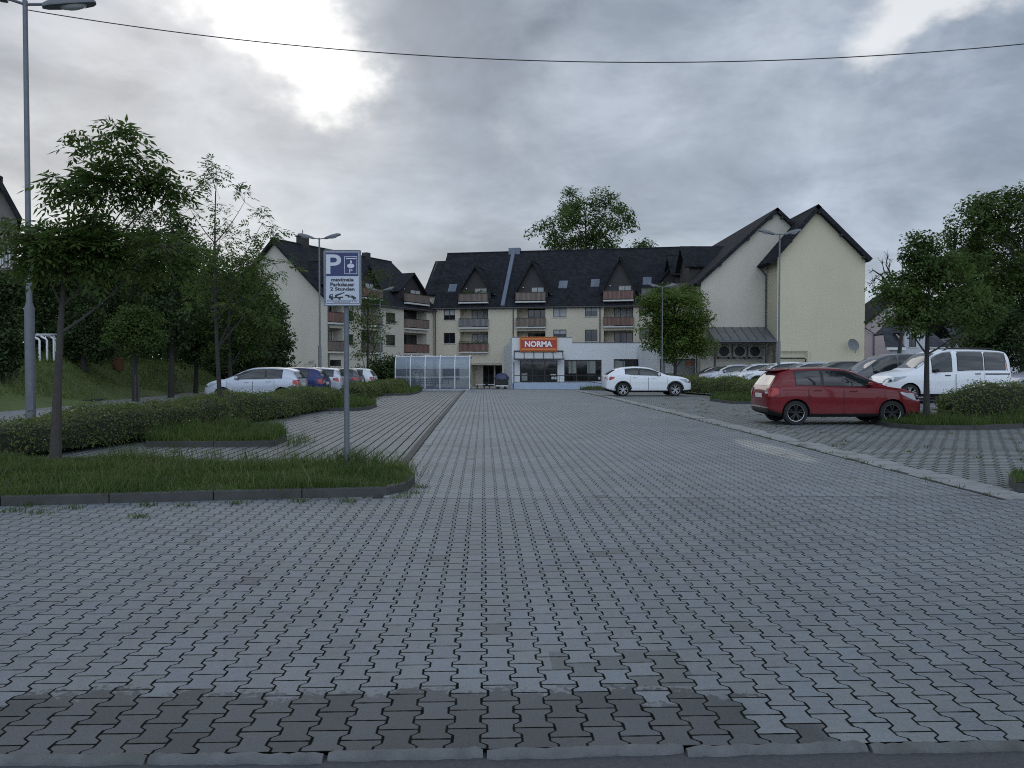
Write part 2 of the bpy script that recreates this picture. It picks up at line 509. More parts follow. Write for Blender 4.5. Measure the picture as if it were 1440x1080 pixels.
grid_mesh('forecourt', lin(-16, 34, 1), lin(60, 112, 1), gz, M['pave'], map_=L)
grid_mesh('left_parking_bays', lin(-9.2, UL - .4, .8), lin(9.62, 60, 1), gz, M['stall_l'], map_=L)
grid_mesh('right_parking_bays', lin(UR + .55, 14.5, .6), lin(9.62, 60, 1), gz, M['stall_r'], map_=L)
grid_mesh('right_back_lane', lin(14.5, 48, .9), lin(9.62, 60, 1), gz, M['lane_far'], map_=L)
grid_mesh('left_back_lane', lin(0, 1, .1), lin(9, 62, 1), gz, M['lane_far'],
          map_=lambda a, b: (bank_edge(b) * (1 - a) + (L(-9.2, 0)[0] - ST * b) * a, b))
# kerb edge between lane and left bays, its sett row, the slabs along the right bays
def strip_blocks(name, u0, u1, v0, v1, step, z0, z1, m, gap=.008, jit=0, bevel=.006, wob=0):
    mb = MB(); v = v0; r = random.Random(3)
    while v < v1:
        s = step * (1 + r.uniform(-jit, jit)); e = min(v + s, v1)
        a, b = u0 + r.uniform(-wob, wob), u1 + r.uniform(-wob, wob) * 2
        dz = r.uniform(-.004, .004)
        c = [L(a, v + gap), L(b, v + gap + r.uniform(0, wob)), L(b, e - r.uniform(0, wob)), L(a, e)]
        mb.hexa([(p[0], p[1], gz(*p) + z0) for p in c] + [(p[0], p[1], gz(*p) + z1 + dz) for p in c])
        v = e
    return tag(mb.build(name, m, bevel=bevel), kind='structure')
strip_blocks('lane_kerb', UL - .40, UL - .28, 10.6, 60, 1.0, -.05, .035, M['kerb_dark'], jit=.02)
strip_blocks('sett_row', UL - .275, UL - .12, 9.7, 60, .16, -.05, .012, M['slab'], jit=.08, wob=.006)
strip_blocks('edging_slabs', UR + .05, UR + .54, 9.3, 60, .46, -.05, .012, M['slab'], gap=.03, jit=.28, wob=.035)
mbg = MB()
for v in lin(9.3, 59, 1.0):
    c = [L(UR - .0, v), L(UR + .06, v), L(UR + .06, v + 1.0), L(UR - .0, v + 1.0)]
    mbg.poly([(p[0], p[1], gz(*p) + .006) for p in c])
M['mud'] = mat('dark joint soil', (.02, .021, .018), .95, .4, 8)
tag(mbg.build('gutter_joint', M['mud']), kind='structure')
mbg = MB()
for i, u in enumerate(lin(-15, 15, .2)):
    c = [L(u, 9.60), L(u + .2, 9.60), L(u + .2, 9.615), L(u, 9.615)]
    mbg.poly([(p[0], p[1], gz(*p) + .005) for p in c])
tag(mbg.build('paving_seam', M['slab']), kind='structure')
# rounded drop kerb along the street
mbk = MB(); u = -7.0; rk = random.Random(11)
while u < 7:
    l = rk.uniform(.62, .82); e = u + l - rk.uniform(.006, .03)
    va = 3.345 + rk.uniform(-.008, .008); pr = []
    n = 21; sk_ = rk.uniform(-.012, .012)
    for i, uu in enumerate(np.linspace(u, e, n)):
        jv_ = rk.uniform(-.006, .006) + sk_ * (i / 10 - 1); jh_ = rk.uniform(.82, 1.08)
        ends = min(1, min(i, n - 1 - i) / 1.0 + .8)
        ring = []
        for k in range(9):
            a = math.pi * k / 8
            rr = .033 * (1 + rk.uniform(-.06, .06))
            p = L(uu, va + jv_ - .034 + rr * math.cos(a) * (.5 + .5 * ends))
            ring.append((p[0], p[1], -.026 + .034 * jh_ * math.sin(a) * ends * (1 + rk.uniform(-.05, .05))))
        pr.append(ring)
    vs = [p for ring in pr for p in ring]
    mbk.add(vs, [(i * 9 + k, i * 9 + k + 1, (i + 1) * 9 + k + 1, (i + 1) * 9 + k) for i in range(n - 1) for k in range(8)])
    mbk.add(pr[0], [list(range(9))]); mbk.add(pr[-1], [list(range(9))])
    u += l
tag(mbk.build('street_kerb', M['kerb'], smooth=True), kind='structure')
# small dark mud patches and leaf litter along the kerb foot
def kerb_line(name, pts, w, h, m, step=1.0, zf=gz):
    mb = MB(); pts = [Vector((p[0], p[1], 0)) for p in pts]
    seg = []
    for a, b in zip(pts[:-1], pts[1:]):
        k = max(1, int((b - a).length / step + .5))
        for i in range(k): seg.append((a.lerp(b, i / k), a.lerp(b, (i + 1) / k)))
    for a, b in seg:
        d = (b - a).normalized(); nn = Vector((-d.y, d.x, 0)) * w
        a2 = a + d * .004; b2 = b - d * .004
        c = [a2, b2, b2 + nn, a2 + nn]
        mb.hexa([(p.x, p.y, zf(p.x, p.y) - .08) for p in c] + [(p.x, p.y, zf(p.x, p.y) + h) for p in c])
    return tag(mb.build(name, m, bevel=.012), kind='structure')
def inside(poly, x, y):
    c = False; n = len(poly)
    for i in range(n):
        x1, y1 = poly[i]; x2, y2 = poly[i - 1]
        if (y1 > y) != (y2 > y) and x < (x2 - x1) * (y - y1) / (y2 - y1) + x1: c = not c
    return c
def blades(name, V0, hs, ws, lean, m, mats_idx=None):
    """V0 (n,3) roots -> bent grass blades, two quads each"""
    n = len(V0); a = rng.uniform(0, 2 * np.pi, n); b = rng.uniform(0, 2 * np.pi, n)
    sx = np.stack([np.cos(a), np.sin(a), np.zeros(n)], 1) * (ws / 2)[:, None]
    ld = np.stack([np.cos(b), np.sin(b), np.zeros(n)], 1) * (lean * hs)[:, None]
    up = np.zeros((n, 3)); up[:, 2] = hs
    p0 = V0 - sx; p1 = V0 + sx
    mid = V0 + up * .55 + ld * .3
    p2 = mid + sx * .8; p3 = mid - sx * .8
    tip = V0 + up + ld
    p4 = tip + sx * .12; p5 = tip - sx * .12
    V = np.stack([p0, p1, p2, p3, p4, p5], 1).reshape(-1, 3)
    i = np.arange(n)[:, None] * 6
    Q = np.stack([i + [0, 1, 2, 3], i + [3, 2, 4, 5]], 1).reshape(-1, 4)
    me = np_mesh(name, V, Q, m, None if mats_idx is None else np.repeat(mats_idx, 2))
    o = bpy.data.objects.new(name, me); C.objects.link(o)
    return o
def lawn(label_poly, dens, h0, h1, ws, zf=gz, dz=.1, dry=.06, inset=0, weights=None, name='grass', gm='grass'):
    xs_ = [p[0] for p in label_poly]; ys_ = [p[1] for p in label_poly]
    area = (max(xs_) - min(xs_)) * (max(ys_) - min(ys_))
    pts = []
    for _ in range(int(area * dens)):
        x_ = rnd.uniform(min(xs_), max(xs_)); y_ = rnd.uniform(min(ys_), max(ys_))
        if inside(label_poly, x_, y_): pts.append((x_, y_, zf(x_, y_) + dz))
    V0 = np.array(pts); n = len(V0)
    cl = .5 + .5 * np.sin(V0[:, 0] * 2.7 + np.sin(V0[:, 1] * 3.1) * 1.7) * np.sin(V0[:, 1] * 2.3 + 1.1)
    hs = rng.uniform(h0, h1, n) * (.35 + .95 * cl) * rng.choice([1, 1, 1, 1.45], n)
    idx = (rng.random(n) < dry).astype(int)
    hs = np.where(idx == 1, hs * 1.35, hs)
    return tag(blades(name, V0, hs, np.full(n, ws) * rng.uniform(.7, 1.3, n), rng.uniform(.1, .75, n), [M[gm], M['grass_dry']], idx), kind='stuff')
def island(front, back, h=.11, dens=1500, gh=(.07, .2), kerb=M['kerb_dark'], ws=.010, dry=.05):
    """front edge points then back edge points (world); kerb all round, soil inside, grass on it"""
    pts = [(p[0], p[1]) for p in front + back]
    kerb_line('kerb', pts + [pts[0]], .11, h, kerb)
    mb = MB(); mb.poly([(p[0], p[1], gz(*p) + h - .02) for p in pts])
    s = mb.build('planting_soil', M['soil']); tag(s, kind='structure')
    cx = sum(p[0] for p in pts) / len(pts); cy = sum(p[1] for p in pts) / len(pts)
    lawn(pts, dens, gh[0], gh[1], ws, dz=h - .02, dry=dry)
W2 = lambda *a: [(G(px, py).x, G(px, py).y) for px, py in a]
island([(-15, 7.42), (-10, 8.3)] + W2((0, 712), (300, 704), (545, 698), (572, 691)), W2((584, 680), (572, 670), (440, 661), (130, 654)) + [(-9, 13.1), (-15, 12.6)], dens=2000, gh=(.035, .12), ws=.010, dry=.10)
island(W2((205, 629), (300, 629), (385, 628)), W2((404, 620), (396, 612), (330, 604), (215, 600)), gh=(.08, .22), dens=1100, ws=.013)
island(W2((440, 578), (500, 578), (520, 576)), W2((530, 572), (515, 566), (440, 562)), gh=(.08, .25), dens=500, ws=.02)
island(W2((505, 557), (575, 556), (588, 553)), W2((594, 550), (575, 546), (505, 545)), gh=(.08, .25), dens=200, ws=.03)
island(W2((1224, 594), (1250, 601), (1300, 605), (1440, 602)) + [(16, 19.9)], [(16, 21.2), (11.9, 20.95)] + W2((1240, 589),), gh=(.08, .24), dens=1100, ws=.013)
island(W2((998, 564), (1030, 568), (1090, 568), (1140, 567)), W2((1130, 559), (1010, 558)), gh=(.08, .25), dens=300, ws=.025)
island(W2((1418, 682), (1428, 692), (1470, 694), (1600, 694)), W2((1600, 674), (1430, 673)), gh=(.05, .12), dens=1200, ws=.01)
island(W2((815, 548.6), (850, 549.5), (905, 550)), W2((908, 546.5), (860, 545.5)), gh=(.06, .2), dens=80, ws=.04)
# weeds in joints along the kerb foot and in the bays
def weeds(pts, dens_n, spread, h, ws, zf=gz):
    V0 = []
    for p in pts:
        for _ in range(dens_n):
            x_ = p[0] + rnd.gauss(0, spread); y_ = p[1] + rnd.gauss(0, spread * .6); V0.append((x_, y_, zf(x_, y_)))
    V0 = np.array(V0); n = len(V0)
    return tag(blades('weeds', V0, rng.uniform(h * .4, h, n), np.full(n, ws), rng.uniform(.3, 1.0, n), [M['grass'], M['grass_dry']], (rng.random(n) < .2).astype(int)), kind='stuff')
weeds(W2((40, 712), (55, 722), (100, 716), (196, 728), (205, 712), (490, 706), (570, 700), (580, 694), (590, 686), (420, 706), (260, 712), (330, 709), (15, 720)), 45, .07, .07, .008)
weeds(W2((440, 655), (560, 668), (520, 660), (480, 655), (500, 650), (545, 660), (410, 628), (425, 622), (400, 650), (350, 648), (300, 646), (250, 646), (200, 644), (170, 642)), 80, .16, .3, .008)
weeds(W2((470, 660), (480, 658), (488, 661), (496, 659), (505, 661), (515, 664), (530, 664)), 60, .12, .42, .009)
wp = []
for _ in range(120):
    u_ = rnd.uniform(-8, -4.2); v_ = rnd.uniform(12, 50); wp.append(L(u_, v_))
for _ in range(90):
    u_ = rnd.uniform(UR + .6, 13); v_ = rnd.uniform(10.5, 40); wp.append(L(u_, v_))
for v_ in lin(9.5, 50, .5): wp.append(L(UR + .02, v_ + rnd.uniform(0, .4)))
weeds(wp, 14, .06, .06, .012)
# ------------------------------------------------------------------ bank on the left
be = [(bank_edge(v) , v) for v in lin(9, 62, 2)]
kerb_line('bank_kerb', be, .15, .10, M['kerb_dark'], step=1.0)
bank_poly = [(bank_edge(10), 10), (bank_edge(62), 62), (-30, 62), (-30, 10)]
lawn(bank_poly, 210, .06, .17, .026, zf=gbank, dz=-.06, dry=.16, gm='meadow')
crest = [(bank_edge(10) - 1.9, 10), (bank_edge(62) - 1.9, 62), (-32, 62), (-32, 10)]
lawn(crest, 60, .15, .42, .03, zf=gbank, dz=-.06, dry=.05, name='tall_grass')
# ------------------------------------------------------------------ leaves, trees, hedges
def unit(v): return v / np.maximum(1e-9, np.linalg.norm(v, axis=1))[:, None]
def kites(cen, size, up_bias=.6, aspect=.5, outward=None):
    """leaf kites: cen (n,3), size (n,) -> V, Q"""
    n = len(cen)
    nr = rng.normal(size=(n, 3)); nr[:, 2] = np.abs(nr[:, 2]) + up_bias
    if outward is not None: nr += outward * .8
    nr = unit(nr)
    t = unit(np.cross(nr, rng.normal(size=(n, 3)))); b = np.cross(nr, t)
    s = size[:, None]
    V = np.stack([cen - t * s * .5, cen + b * s * aspect * .5 - t * s * .05 + nr * s * .06, cen + t * s * .5 - nr * s * .08, cen - b * s * aspect * .5 - t * s * .05 + nr * s * .06], 1).reshape(-1, 3)
    Q = np.arange(4 * n).reshape(-1, 4)
    return V, Q
def fronds(base, dirs, size, pairs=4):
    """compound leaves: leaflets along a drooping stalk"""
    n = len(base); Vs = []
    side = unit(np.cross(dirs, np.array([0, 0, 1.0]) + rng.normal(scale=.35, size=(n, 3))))
    upv = np.cross(side, dirs)
    s = size[:, None]
    for k in range(pairs * 2 + 1):
        f = (k // 2 + 1) / (pairs + .6) if k < pairs * 2 else 1.0
        r = base + dirs * s * f + np.array([0, 0, -.32]) * s * f * f
        if k == pairs * 2: ax = dirs + np.array([0, 0, -.5])
        else: ax = side * (1 if k % 2 else -1) * .9 + dirs * .55 + np.array([0, 0, -.35]) + rng.normal(scale=.15, size=(n, 3))
        ax = unit(ax); wd = unit(np.cross(ax, upv + rng.normal(scale=.2, size=(n, 3))))
        ln = s * rng.uniform(.38, .5, (n, 1)); ww = ln * .17
        Vs.append(np.stack([r, r + ax * ln * .4 + wd * ww, r + ax * ln, r + ax * ln * .4 - wd * ww], 1))
    V = np.stack(Vs, 1).reshape(-1, 3)
    return V, np.arange(len(V)).reshape(-1, 4)
def bez(a, b, c, n):
    return [a * (1 - t) ** 2 + b * 2 * t * (1 - t) + c * t * t for t in np.linspace(0, 1, n)]
def tree(label, base, top, blobs, r0, leaf=.1, clump_r=.3, per=30, lm='leaf_mid', bark='bark', kind='kite', group=None, lean=(0, 0), name='tree', clear=.35, fill=2.2, cat='tree', twigs=True):
    """blobs: (centre, (rx,ry,rz), clumps) in world space; base and top = trunk foot and trunk tip"""
    base = Vector(base); top = Vector(top)
    t = thing(name, base, 0, label, cat, group)
    H = (top - base).length
    mid = base.lerp(top, .5) + Vector((rnd.uniform(-.03, .03) * H + lean[0], rnd.uniform(-.02, .02) * H + lean[1], 0))
    path = [base - Vector((0, 0, .1))] + [Vector(p) for p in bez(np.array(base), np.array(mid), np.array(top), 10)]
    wood = MB()
    rad = [r0 * 1.25] + [r0 * (1.12 if i == 0 else 1) * (1 - .88 * (i / 9) ** 1.1) for i in range(10)]
    wood.tube([p - base for p in path], rad, 9)
    LV = []; LQ = []; cnt = 0
    for cen, rr, nc in blobs:
        cen = Vector(cen)
        # limb from the trunk towards the blob
        h = min(max((cen.z - base.z) - .9 * (Vector((cen.x, cen.y, 0)) - Vector((top.x, top.y, 0))).length - .3 * rr[2], clear * H), .97 * H)
        k = h / H; i = min(9, max(1, int(1 + k * 9)))
        st = path[i]
        end = cen + Vector((rnd.uniform(-.2, .2) * rr[0], rnd.uniform(-.2, .2) * rr[1], rr[2] * .25))
        cp = st.lerp(end, .5) + Vector((0, 0, -.12 * (end - st).length))
        limb = [Vector(p) for p in bez(np.array(st), np.array(cp), np.array(end), 6)]
        lr = max(.008, r0 * .42 * (1 - .5 * k))
        wood.tube([p - base for p in limb], [lr * (1 - .75 * j / 5) for j in range(6)], 6)
        # clumps
        d = rng.normal(size=(nc, 3)); d = unit(d) * (rng.random((nc, 1)) ** (1 / fill))
        d *= (1 + .25 * np.sin(d[:, :1] * 5 + d[:, 2:] * 4))
        cc = np.array(cen) + d * np.array(rr)
        if twigs:
            sub = [limb[2], limb[3], limb[4], limb[5]]
            for q in cc[:min(nc, 60)]:
                qv = Vector(q); s_ = min(sub, key=lambda p: (p - qv).length)
                m_ = s_.lerp(qv, .5) + Vector((0, 0, -.06 * (qv - s_).length))
                wood.tube([s_ - base, m_ - base, qv - base], [lr * .32, lr * .2, lr * .08], 4, cap=False)
        rep = rng.integers(int(per * .6), int(per * 1.4) + 1, nc)
        cens = np.repeat(cc, rep, 0); n = len(cens)
        out = unit(np.repeat(d, rep, 0))
        if kind == 'kite':
            q = cens + unit(rng.normal(size=(n, 3))) * (rng.random((n, 1)) ** .5) * clump_r * np.array([1.0, 1.0, .75])
            V, Q = kites(q, leaf * rng.uniform(.7, 1.3, n), outward=out)
        else:
            dr = rng.normal(size=(n, 3)) * .8 + out * .9; dr[:, 2] *= .45; dr = unit(dr)
            q = cens + rng.normal(size=(n, 3)) * clump_r * .4
            V, Q = fronds(q, dr, leaf * rng.uniform(.75, 1.25, n))
        LV.append(V); LQ.append(Q + cnt); cnt += len(V)
    wood.build('trunk', M[bark], t, smooth=True)
    V = np.concatenate(LV) - np.array(base); Q = np.concatenate(LQ)
    cr = bpy.data.objects.new('crown', np_mesh('crown', V, Q, [M[lm]])); C.objects.link(cr); cr.parent = t
    return t
def blob(px, py, d, rx, ry, n, rd=None):
    k = d / F
    return (P(px, py, d), (rx * k, (rd or rx * .85) * k, ry * k), n)

def hedge(label, pts, hw, h, leaf, dens, group='clipped hedges between the parking rows', flowers=0, low=False):
    t = thing('hedge', (pts[0][0], pts[0][1], gz(*pts[0])), 0, label, 'hedge', group)
    o3 = np.array(t.location)
    P3 = [Vector((p[0], p[1], 0)) for p in pts]
    seg = []
    for a, b in zip(P3[:-1], P3[1:]):
        k = max(1, int((b - a).length / .5))
        for i in range(k): seg.append(a.lerp(b, i / k))
    seg.append(P3[-1])
    n = len(seg)
    prof = [(-1, .05), (-1.05, .45), (-.92, .8), (-.55, .97), (0, 1.0), (.55, .97), (.92, .8), (1.05, .45), (1, .05)]
    mb = MB(); rings = []; V0 = []; OUT = []
    for i, p in enumerate(seg):
        d = (seg[min(i + 1, n - 1)] - seg[max(i - 1, 0)]).normalized(); s = Vector((-d.y, d.x, 0))
        g0 = gz(p.x, p.y) + .05
        e = .82 if i in (0, n - 1) else 1
        hh = h * (1 + .10 * math.sin(i * .55) + .07 * math.sin(i * 1.7 + 1)) * e; hh *= (.70 + .30 * sst(13.2, 17.5, p.y)) if low else 1; ww = hw * (1 + .12 * math.sin(i * .8 + 2)) * e
        ring = [p + s * (a * ww) + Vector((0, 0, g0 + b * hh)) for a, b in prof]
        rings.append((ring, p + Vector((0, 0, g0 + .4 * hh))))
        mb.v += [tuple(Vector(p).lerp(q, .86) - Vector(t.location)) for q, p in zip(ring, [p + Vector((0, 0, g0 + .3 * hh))] * 9)]
    for i in range(n - 1):
        for k in range(8):
            mb.f.append([i * 9 + k, i * 9 + k + 1, (i + 1) * 9 + k + 1, (i + 1) * 9 + k]); mb.m.append(0)
    mb.f.append(list(range(9))); mb.m.append(0); mb.f.append([(n - 1) * 9 + k for k in range(9)]); mb.m.append(0)
    mb.build('twigs', M['twig'], t, smooth=False)
    for i in range(n - 1):
        (r1, c1), (r2, c2) = rings[i], rings[i + 1]
        for k in range(8):
            ar = (r1[k + 1] - r1[k]).length * (r2[k] - r1[k]).length
            for _ in range(int(ar * dens + rnd.random())):
                a, b = rnd.random(), rnd.random()
                q = r1[k].lerp(r1[k + 1], a).lerp(r2[k].lerp(r2[k + 1], a), b)
                o = (q - c1).normalized()
                dd = rnd.gauss(-.02, .045) + .05 * math.sin(q.x * 6 + q.z * 5) * math.sin(q.y * 5)
                if rnd.random() < .04: dd += rnd.uniform(.03, .16)
                V0.append(q + o * dd); OUT.append(o)
    for (ring, c), sg in ((rings[0], -1), (rings[-1], 1)):
        dd = (seg[1] - seg[0]).normalized() if sg < 0 else (seg[-1] - seg[-2]).normalized()
        for _ in range(int(hw * 2 * h * dens)):
            a = rnd.choice(range(9)); q = c.lerp(ring[a], rnd.random() ** .5)
            V0.append(q + dd * sg * rnd.uniform(0, .12)); OUT.append(dd * sg)
    V0 = np.array([tuple(v) for v in V0]) - o3; OUT = np.array([tuple(v) for v in OUT])
    V, Q = kites(V0, leaf * rng.uniform(.6, 1.4, len(V0)), .35, .45, OUT)
    o = bpy.data.objects.new('foliage', np_mesh('foliage', V, Q, [M['leaf_hedge']])); C.objects.link(o); o.parent = t
    if flowers:
        idx = rng.choice(len(V0), flowers, replace=False)
        V, Q = kites(V0[idx] + OUT[idx] * .04, np.full(flowers, .035), .5, .9, OUT[idx])
        o = bpy.data.objects.new('blossom', np_mesh('blossom', V, Q, [M['petal']])); C.objects.link(o); o.parent = t; o['kind'] = 'stuff'
    return t
hedge('long waist high hedge with white blossoms behind the left parking bays', [(-14, 12.9), (-9.3, 13.0), (-8.25, 14.2), (-7.8, 17.5), (-7.0, 25), (-6.85, 31)], .60, .70, .055, 1000, flowers=110, low=True)
hedge('farther hedge section between the dark blue car and the trolley shelter', [(-7.1, 36.5), (-7.1, 44), (-7.3, 55)], .45, .66, .09, 420, flowers=30)
hedge('hedge in front of the white van behind the grass island', [(20, 21.8), (14, 21.9), (11.5, 22.0)], .55, .82, .06, 850, flowers=25)
hedge('hedge between the white off-roader and the red hatchback', [(11.2, 34.5), (11.0, 42), (10.2, 48), (9.8, 56)], .6, .86, .085, 450, flowers=25)

# near left tree with big compound leaves: broad lower tier and a darker top tier
D = 12.3
tree('nearest tree on the left, big compound leaves and a dark tiered top', G(78, 655), P(96, 315, D + .1),
     [blob(95, 348, D, 62, 28, 30), blob(55, 345, D - .2, 42, 22, 18), blob(165, 352, D + .3, 55, 26, 24), blob(225, 352, D + .3, 44, 24, 20), blob(110, 318, D, 34, 14, 12),
      blob(160, 192, D + .2, 36, 14, 8), blob(185, 218, D + .2, 34, 12, 8), blob(118, 248, D, 38, 13, 10), blob(155, 262, D, 44, 14, 10), blob(205, 262, D + .3, 40, 15, 11), blob(238, 255, D + .4, 24, 13, 8), blob(95, 258, D, 18, 10, 4)],
     .085, leaf=.29, clump_r=.2, per=8, lm='leaf_near', bark='bark', kind='frond', lean=(-.05, 0), clear=.62, group='young trees on the left parking islands')
D = 20.8
tree('slim thin-leaved tree on the second left island, sky showing through', G(312, 600) , P(303, 268, D),
     [blob(302, 246, D, 24, 20, 8), blob(340, 290, D, 34, 26, 8), blob(370, 320, D, 30, 24, 8), blob(275, 300, D, 32, 24, 6), blob(255, 345, D, 28, 28, 8),
      blob(385, 375, D, 32, 18, 9), blob(310, 345, D, 36, 34, 16), blob(350, 375, D, 36, 26, 11), blob(290, 400, D, 44, 34, 18), blob(335, 430, D, 38, 30, 12)],
     .065, leaf=.24, clump_r=.24, per=7, lm='leaf_mid', bark='bark_dark', kind='frond', clear=.42, group='young trees on the left parking islands')
# wood on the bank, tree by tree
BK = 'trees on the grassy bank'
def btree(label, px, d, top, wpx, bot, n, leaf, lm, foot=None, seed=0, sh=None, name='tree', per=34, group=BK, zf=gbank, r0=.14):
    X = (px - 720) / F * d
    base = Vector((X, d, zf(X, d)))
    tp = P(px, top + (bot - top) * .2, d)
    bl = []; k = max(4, n)
    r_ = random.Random(seed + int(px)); per = int(per * 1.7)
    for i in range(k):
        t_ = (i + .5) / k
        yy = top + (bot - top) * (.10 + .8 * t_)
        prof = sh(t_) if sh else math.sin(math.pi * (.18 + .70 * t_)) ** .7
        for s_ in (-1, 1):
            ox = s_ * wpx * .5 * prof * r_.uniform(.2, .62)
            rx = wpx * .5 * prof * r_.uniform(.42, .62) + 3
            ry = (bot - top) / k * r_.uniform(.75, 1.1)
            b = blob(px + ox, yy + r_.uniform(-4, 4), d + r_.uniform(-1, 1) * wpx / F * d * .22, rx, ry, int(14 * prof) + 6)
            bl.append(b)
    return tree(label, base, tp, bl, r0, leaf=leaf, clump_r=leaf * 3.2, per=per, lm=lm, bark='bark_dark', group=group, clear=.2, name=name, twigs=False)
btree('dark leafy bush cut by the left picture edge', 4, 30, 375, 62, 535, 5, .16, 'leaf_dark', seed=1, name='bush', r0=.06)
btree('dark tree behind the thick lower half of the near lamp post', 70, 40, 318, 130, 480, 5, .2, 'leaf_dark', seed=2)
btree('tall dark tree behind the crown of the nearest tree', 165, 44, 292, 150, 490, 6, .2, 'leaf_dark', seed=3)
btree('broad dark tree left of the slim thin-leaved tree', 240, 40, 288, 120, 505, 6, .19, 'leaf_dark', seed=4)
btree('mid green tree right behind the slim thin-leaved tree', 325, 44, 345, 135, 508, 6, .18, 'leaf_mid', seed=5)
btree('dark full tree beside the pale gable wall on the left', 345, 52, 385, 105, 530, 6, .22, 'leaf_dark', seed=6)
btree('low dark conifer shaped tree on the grass bank', 118, 38, 410, 95, 515, 6, .15, 'leaf_dark', seed=7, sh=lambda t: .25 + .75 * t)
btree('small staked tree at the top of the grass bank', 190, 36, 430, 80, 497, 5, .14, 'leaf_mid', seed=8)
btree('dark tree behind the bank, low between two taller ones', 275, 48, 370, 120, 520, 6, .2, 'leaf_dark', seed=9)
btree('feathery tree in front of the left apartment block', 516, 63, 372, 78, 520, 7, .17, 'leaf_mid', seed=10, per=11, group=None, zf=gz, r0=.1)
btree('round street tree before the supermarket window, light green', 949, 72, 396, 104, 508, 7, .26, 'leaf_light', seed=11, per=44, group=None, zf=gz, r0=.16,
      sh=lambda t: math.sin(math.pi * (.16 + .60 * t)) ** .8)
btree('big tree rising behind the ridge of the apartment block', 822, 118, 262, 128, 400, 6, .40, 'leaf_mid', seed=12, group=None, zf=gz, per=44, r0=.4)
btree('small tree top showing over the roof ridge', 903, 112, 340, 26, 400, 4, .4, 'leaf_mid', seed=13, group=None, zf=gz, per=14, r0=.2)
btree('low bush at the foot of the left apartment block', 545, 62, 500, 95, 545, 4, .2, 'leaf_dark', seed=14, group=None, zf=gz, name='bush', r0=.05)
for k, (px, d, top, wpx) in enumerate(((-30, 58, 360, 130), (60, 60, 350, 140), (135, 57, 355, 130), (205, 60, 370, 120), (265, 62, 375, 120), (325, 60, 390, 110), (375, 62, 420, 60))):
    btree(['tall dark background tree at the left picture edge', 'dark background tree seen behind the near lamp post', 'dark background tree just right of the nearest trunk', 'dark background tree above the small staked tree', 'dark background tree left of the slim tree trunk', 'dark background tree above the silver hatchback', 'narrow dark tree touching the pale gable wall'][k],
          px, d, top, wpx, 545, 6, .34, 'leaf_dark', seed=40 + k, per=30, sh=lambda t: .55 + .45 * t)
# right side
D = 20.5
tree('compact dense tree on the right island in front of the white van', G(1303, 600), P(1308, 370, D),
     [blob(1300, 360, D, 42, 26, 34), blob(1265, 415, D, 40, 30, 34), blob(1330, 375, D, 46, 30, 36), blob(1290, 400, D + .3, 46, 34, 40), blob(1350, 420, D, 50, 36, 46), blob(1310, 440, D - .3, 56, 28, 46),
      blob(1270, 450, D, 34, 20, 20), blob(1380, 445, D + .2, 30, 26, 22), blob(1300, 342, D, 22, 12, 10)],
     .085, leaf=.105, clump_r=.27, per=48, lm='leaf_mid', bark='bark_dark', clear=.55)
btree('tall dense tree at the right picture edge', 1442, 44, 250, 225, 505, 8, .21, 'leaf_mid', seed=21, group='trees behind the white van', zf=gz, per=72, r0=.25)
btree('lower dark tree beside the tall tree on the right', 1385, 50, 318, 125, 500, 6, .21, 'leaf_mid', seed=22, group='trees behind the white van', zf=gz, per=40)
btree('dark shrub above the rear of the white van', 1400, 40, 440, 110, 520, 5, .17, 'leaf_dark', seed=23, group='trees behind the white van', zf=gz, per=36, name='bush', r0=.06)
# leafless tree behind
t = thing('bare_tree', (30.5, 66, gz(30.5, 66)), 0, 'leafless branches sticking out beside the compact right tree', 'tree')
mb = MB(); b0 = Vector((30.5, 66, gz(30.5, 66)))
trunk = [b0, P(1268, 470, 66), P(1262, 415, 66)]
mb.tube([p - b0 for p in trunk], [.2, .14, .1], 7)
for a in [((1262, 415), (1238, 385), (1226, 396)), ((1262, 415), (1250, 378), (1252, 364)), ((1250, 400), (1232, 391), (1222, 402)), ((1262, 415), (1270, 385), (1268, 360)), ((1255, 395), (1243, 380), (1240, 366)), ((1240, 388), (1228, 380), (1222, 384)), ((1252, 385), (1246, 372), (1249, 358)), ((1264, 405), (1274, 380), (1280, 366))]:
    mb.tube([P(p[0], p[1], 66 + rnd.uniform(-.6, .6)) - b0 for p in a], [.07, .045, .02], 5)
    e = P(a[2][0], a[2][1], 66) - b0
    for _ in range(4): mb.tube([e.lerp(P(a[1][0], a[1][1], 66) - b0, rnd.random()), e + Vector((rnd.uniform(-.5, .4), rnd.uniform(-.3, .3), rnd.uniform(-.3, .5)))], [.025, .01], 4)
mb.build('branches', M['bark_dark'], t, smooth=True)
# two thin stakes by the young bank tree
for px, ph in ((190, 503), (195, 504)):
    X = (px - 720) / F * 35.4
    mb = MB(); mb.tube([(0, 0, -.1), (0, 0, .9), (.01, 0, 1.15)], [.03, .03, .026], 8)
    o = mb.build('tree_stake', M['bark'], smooth=True); o.location = (X, 35.4, gbank(X, 35.4)); tag(o, 'thin wooden stake beside the small bank tree', 'stake', 'stakes at the young bank tree')
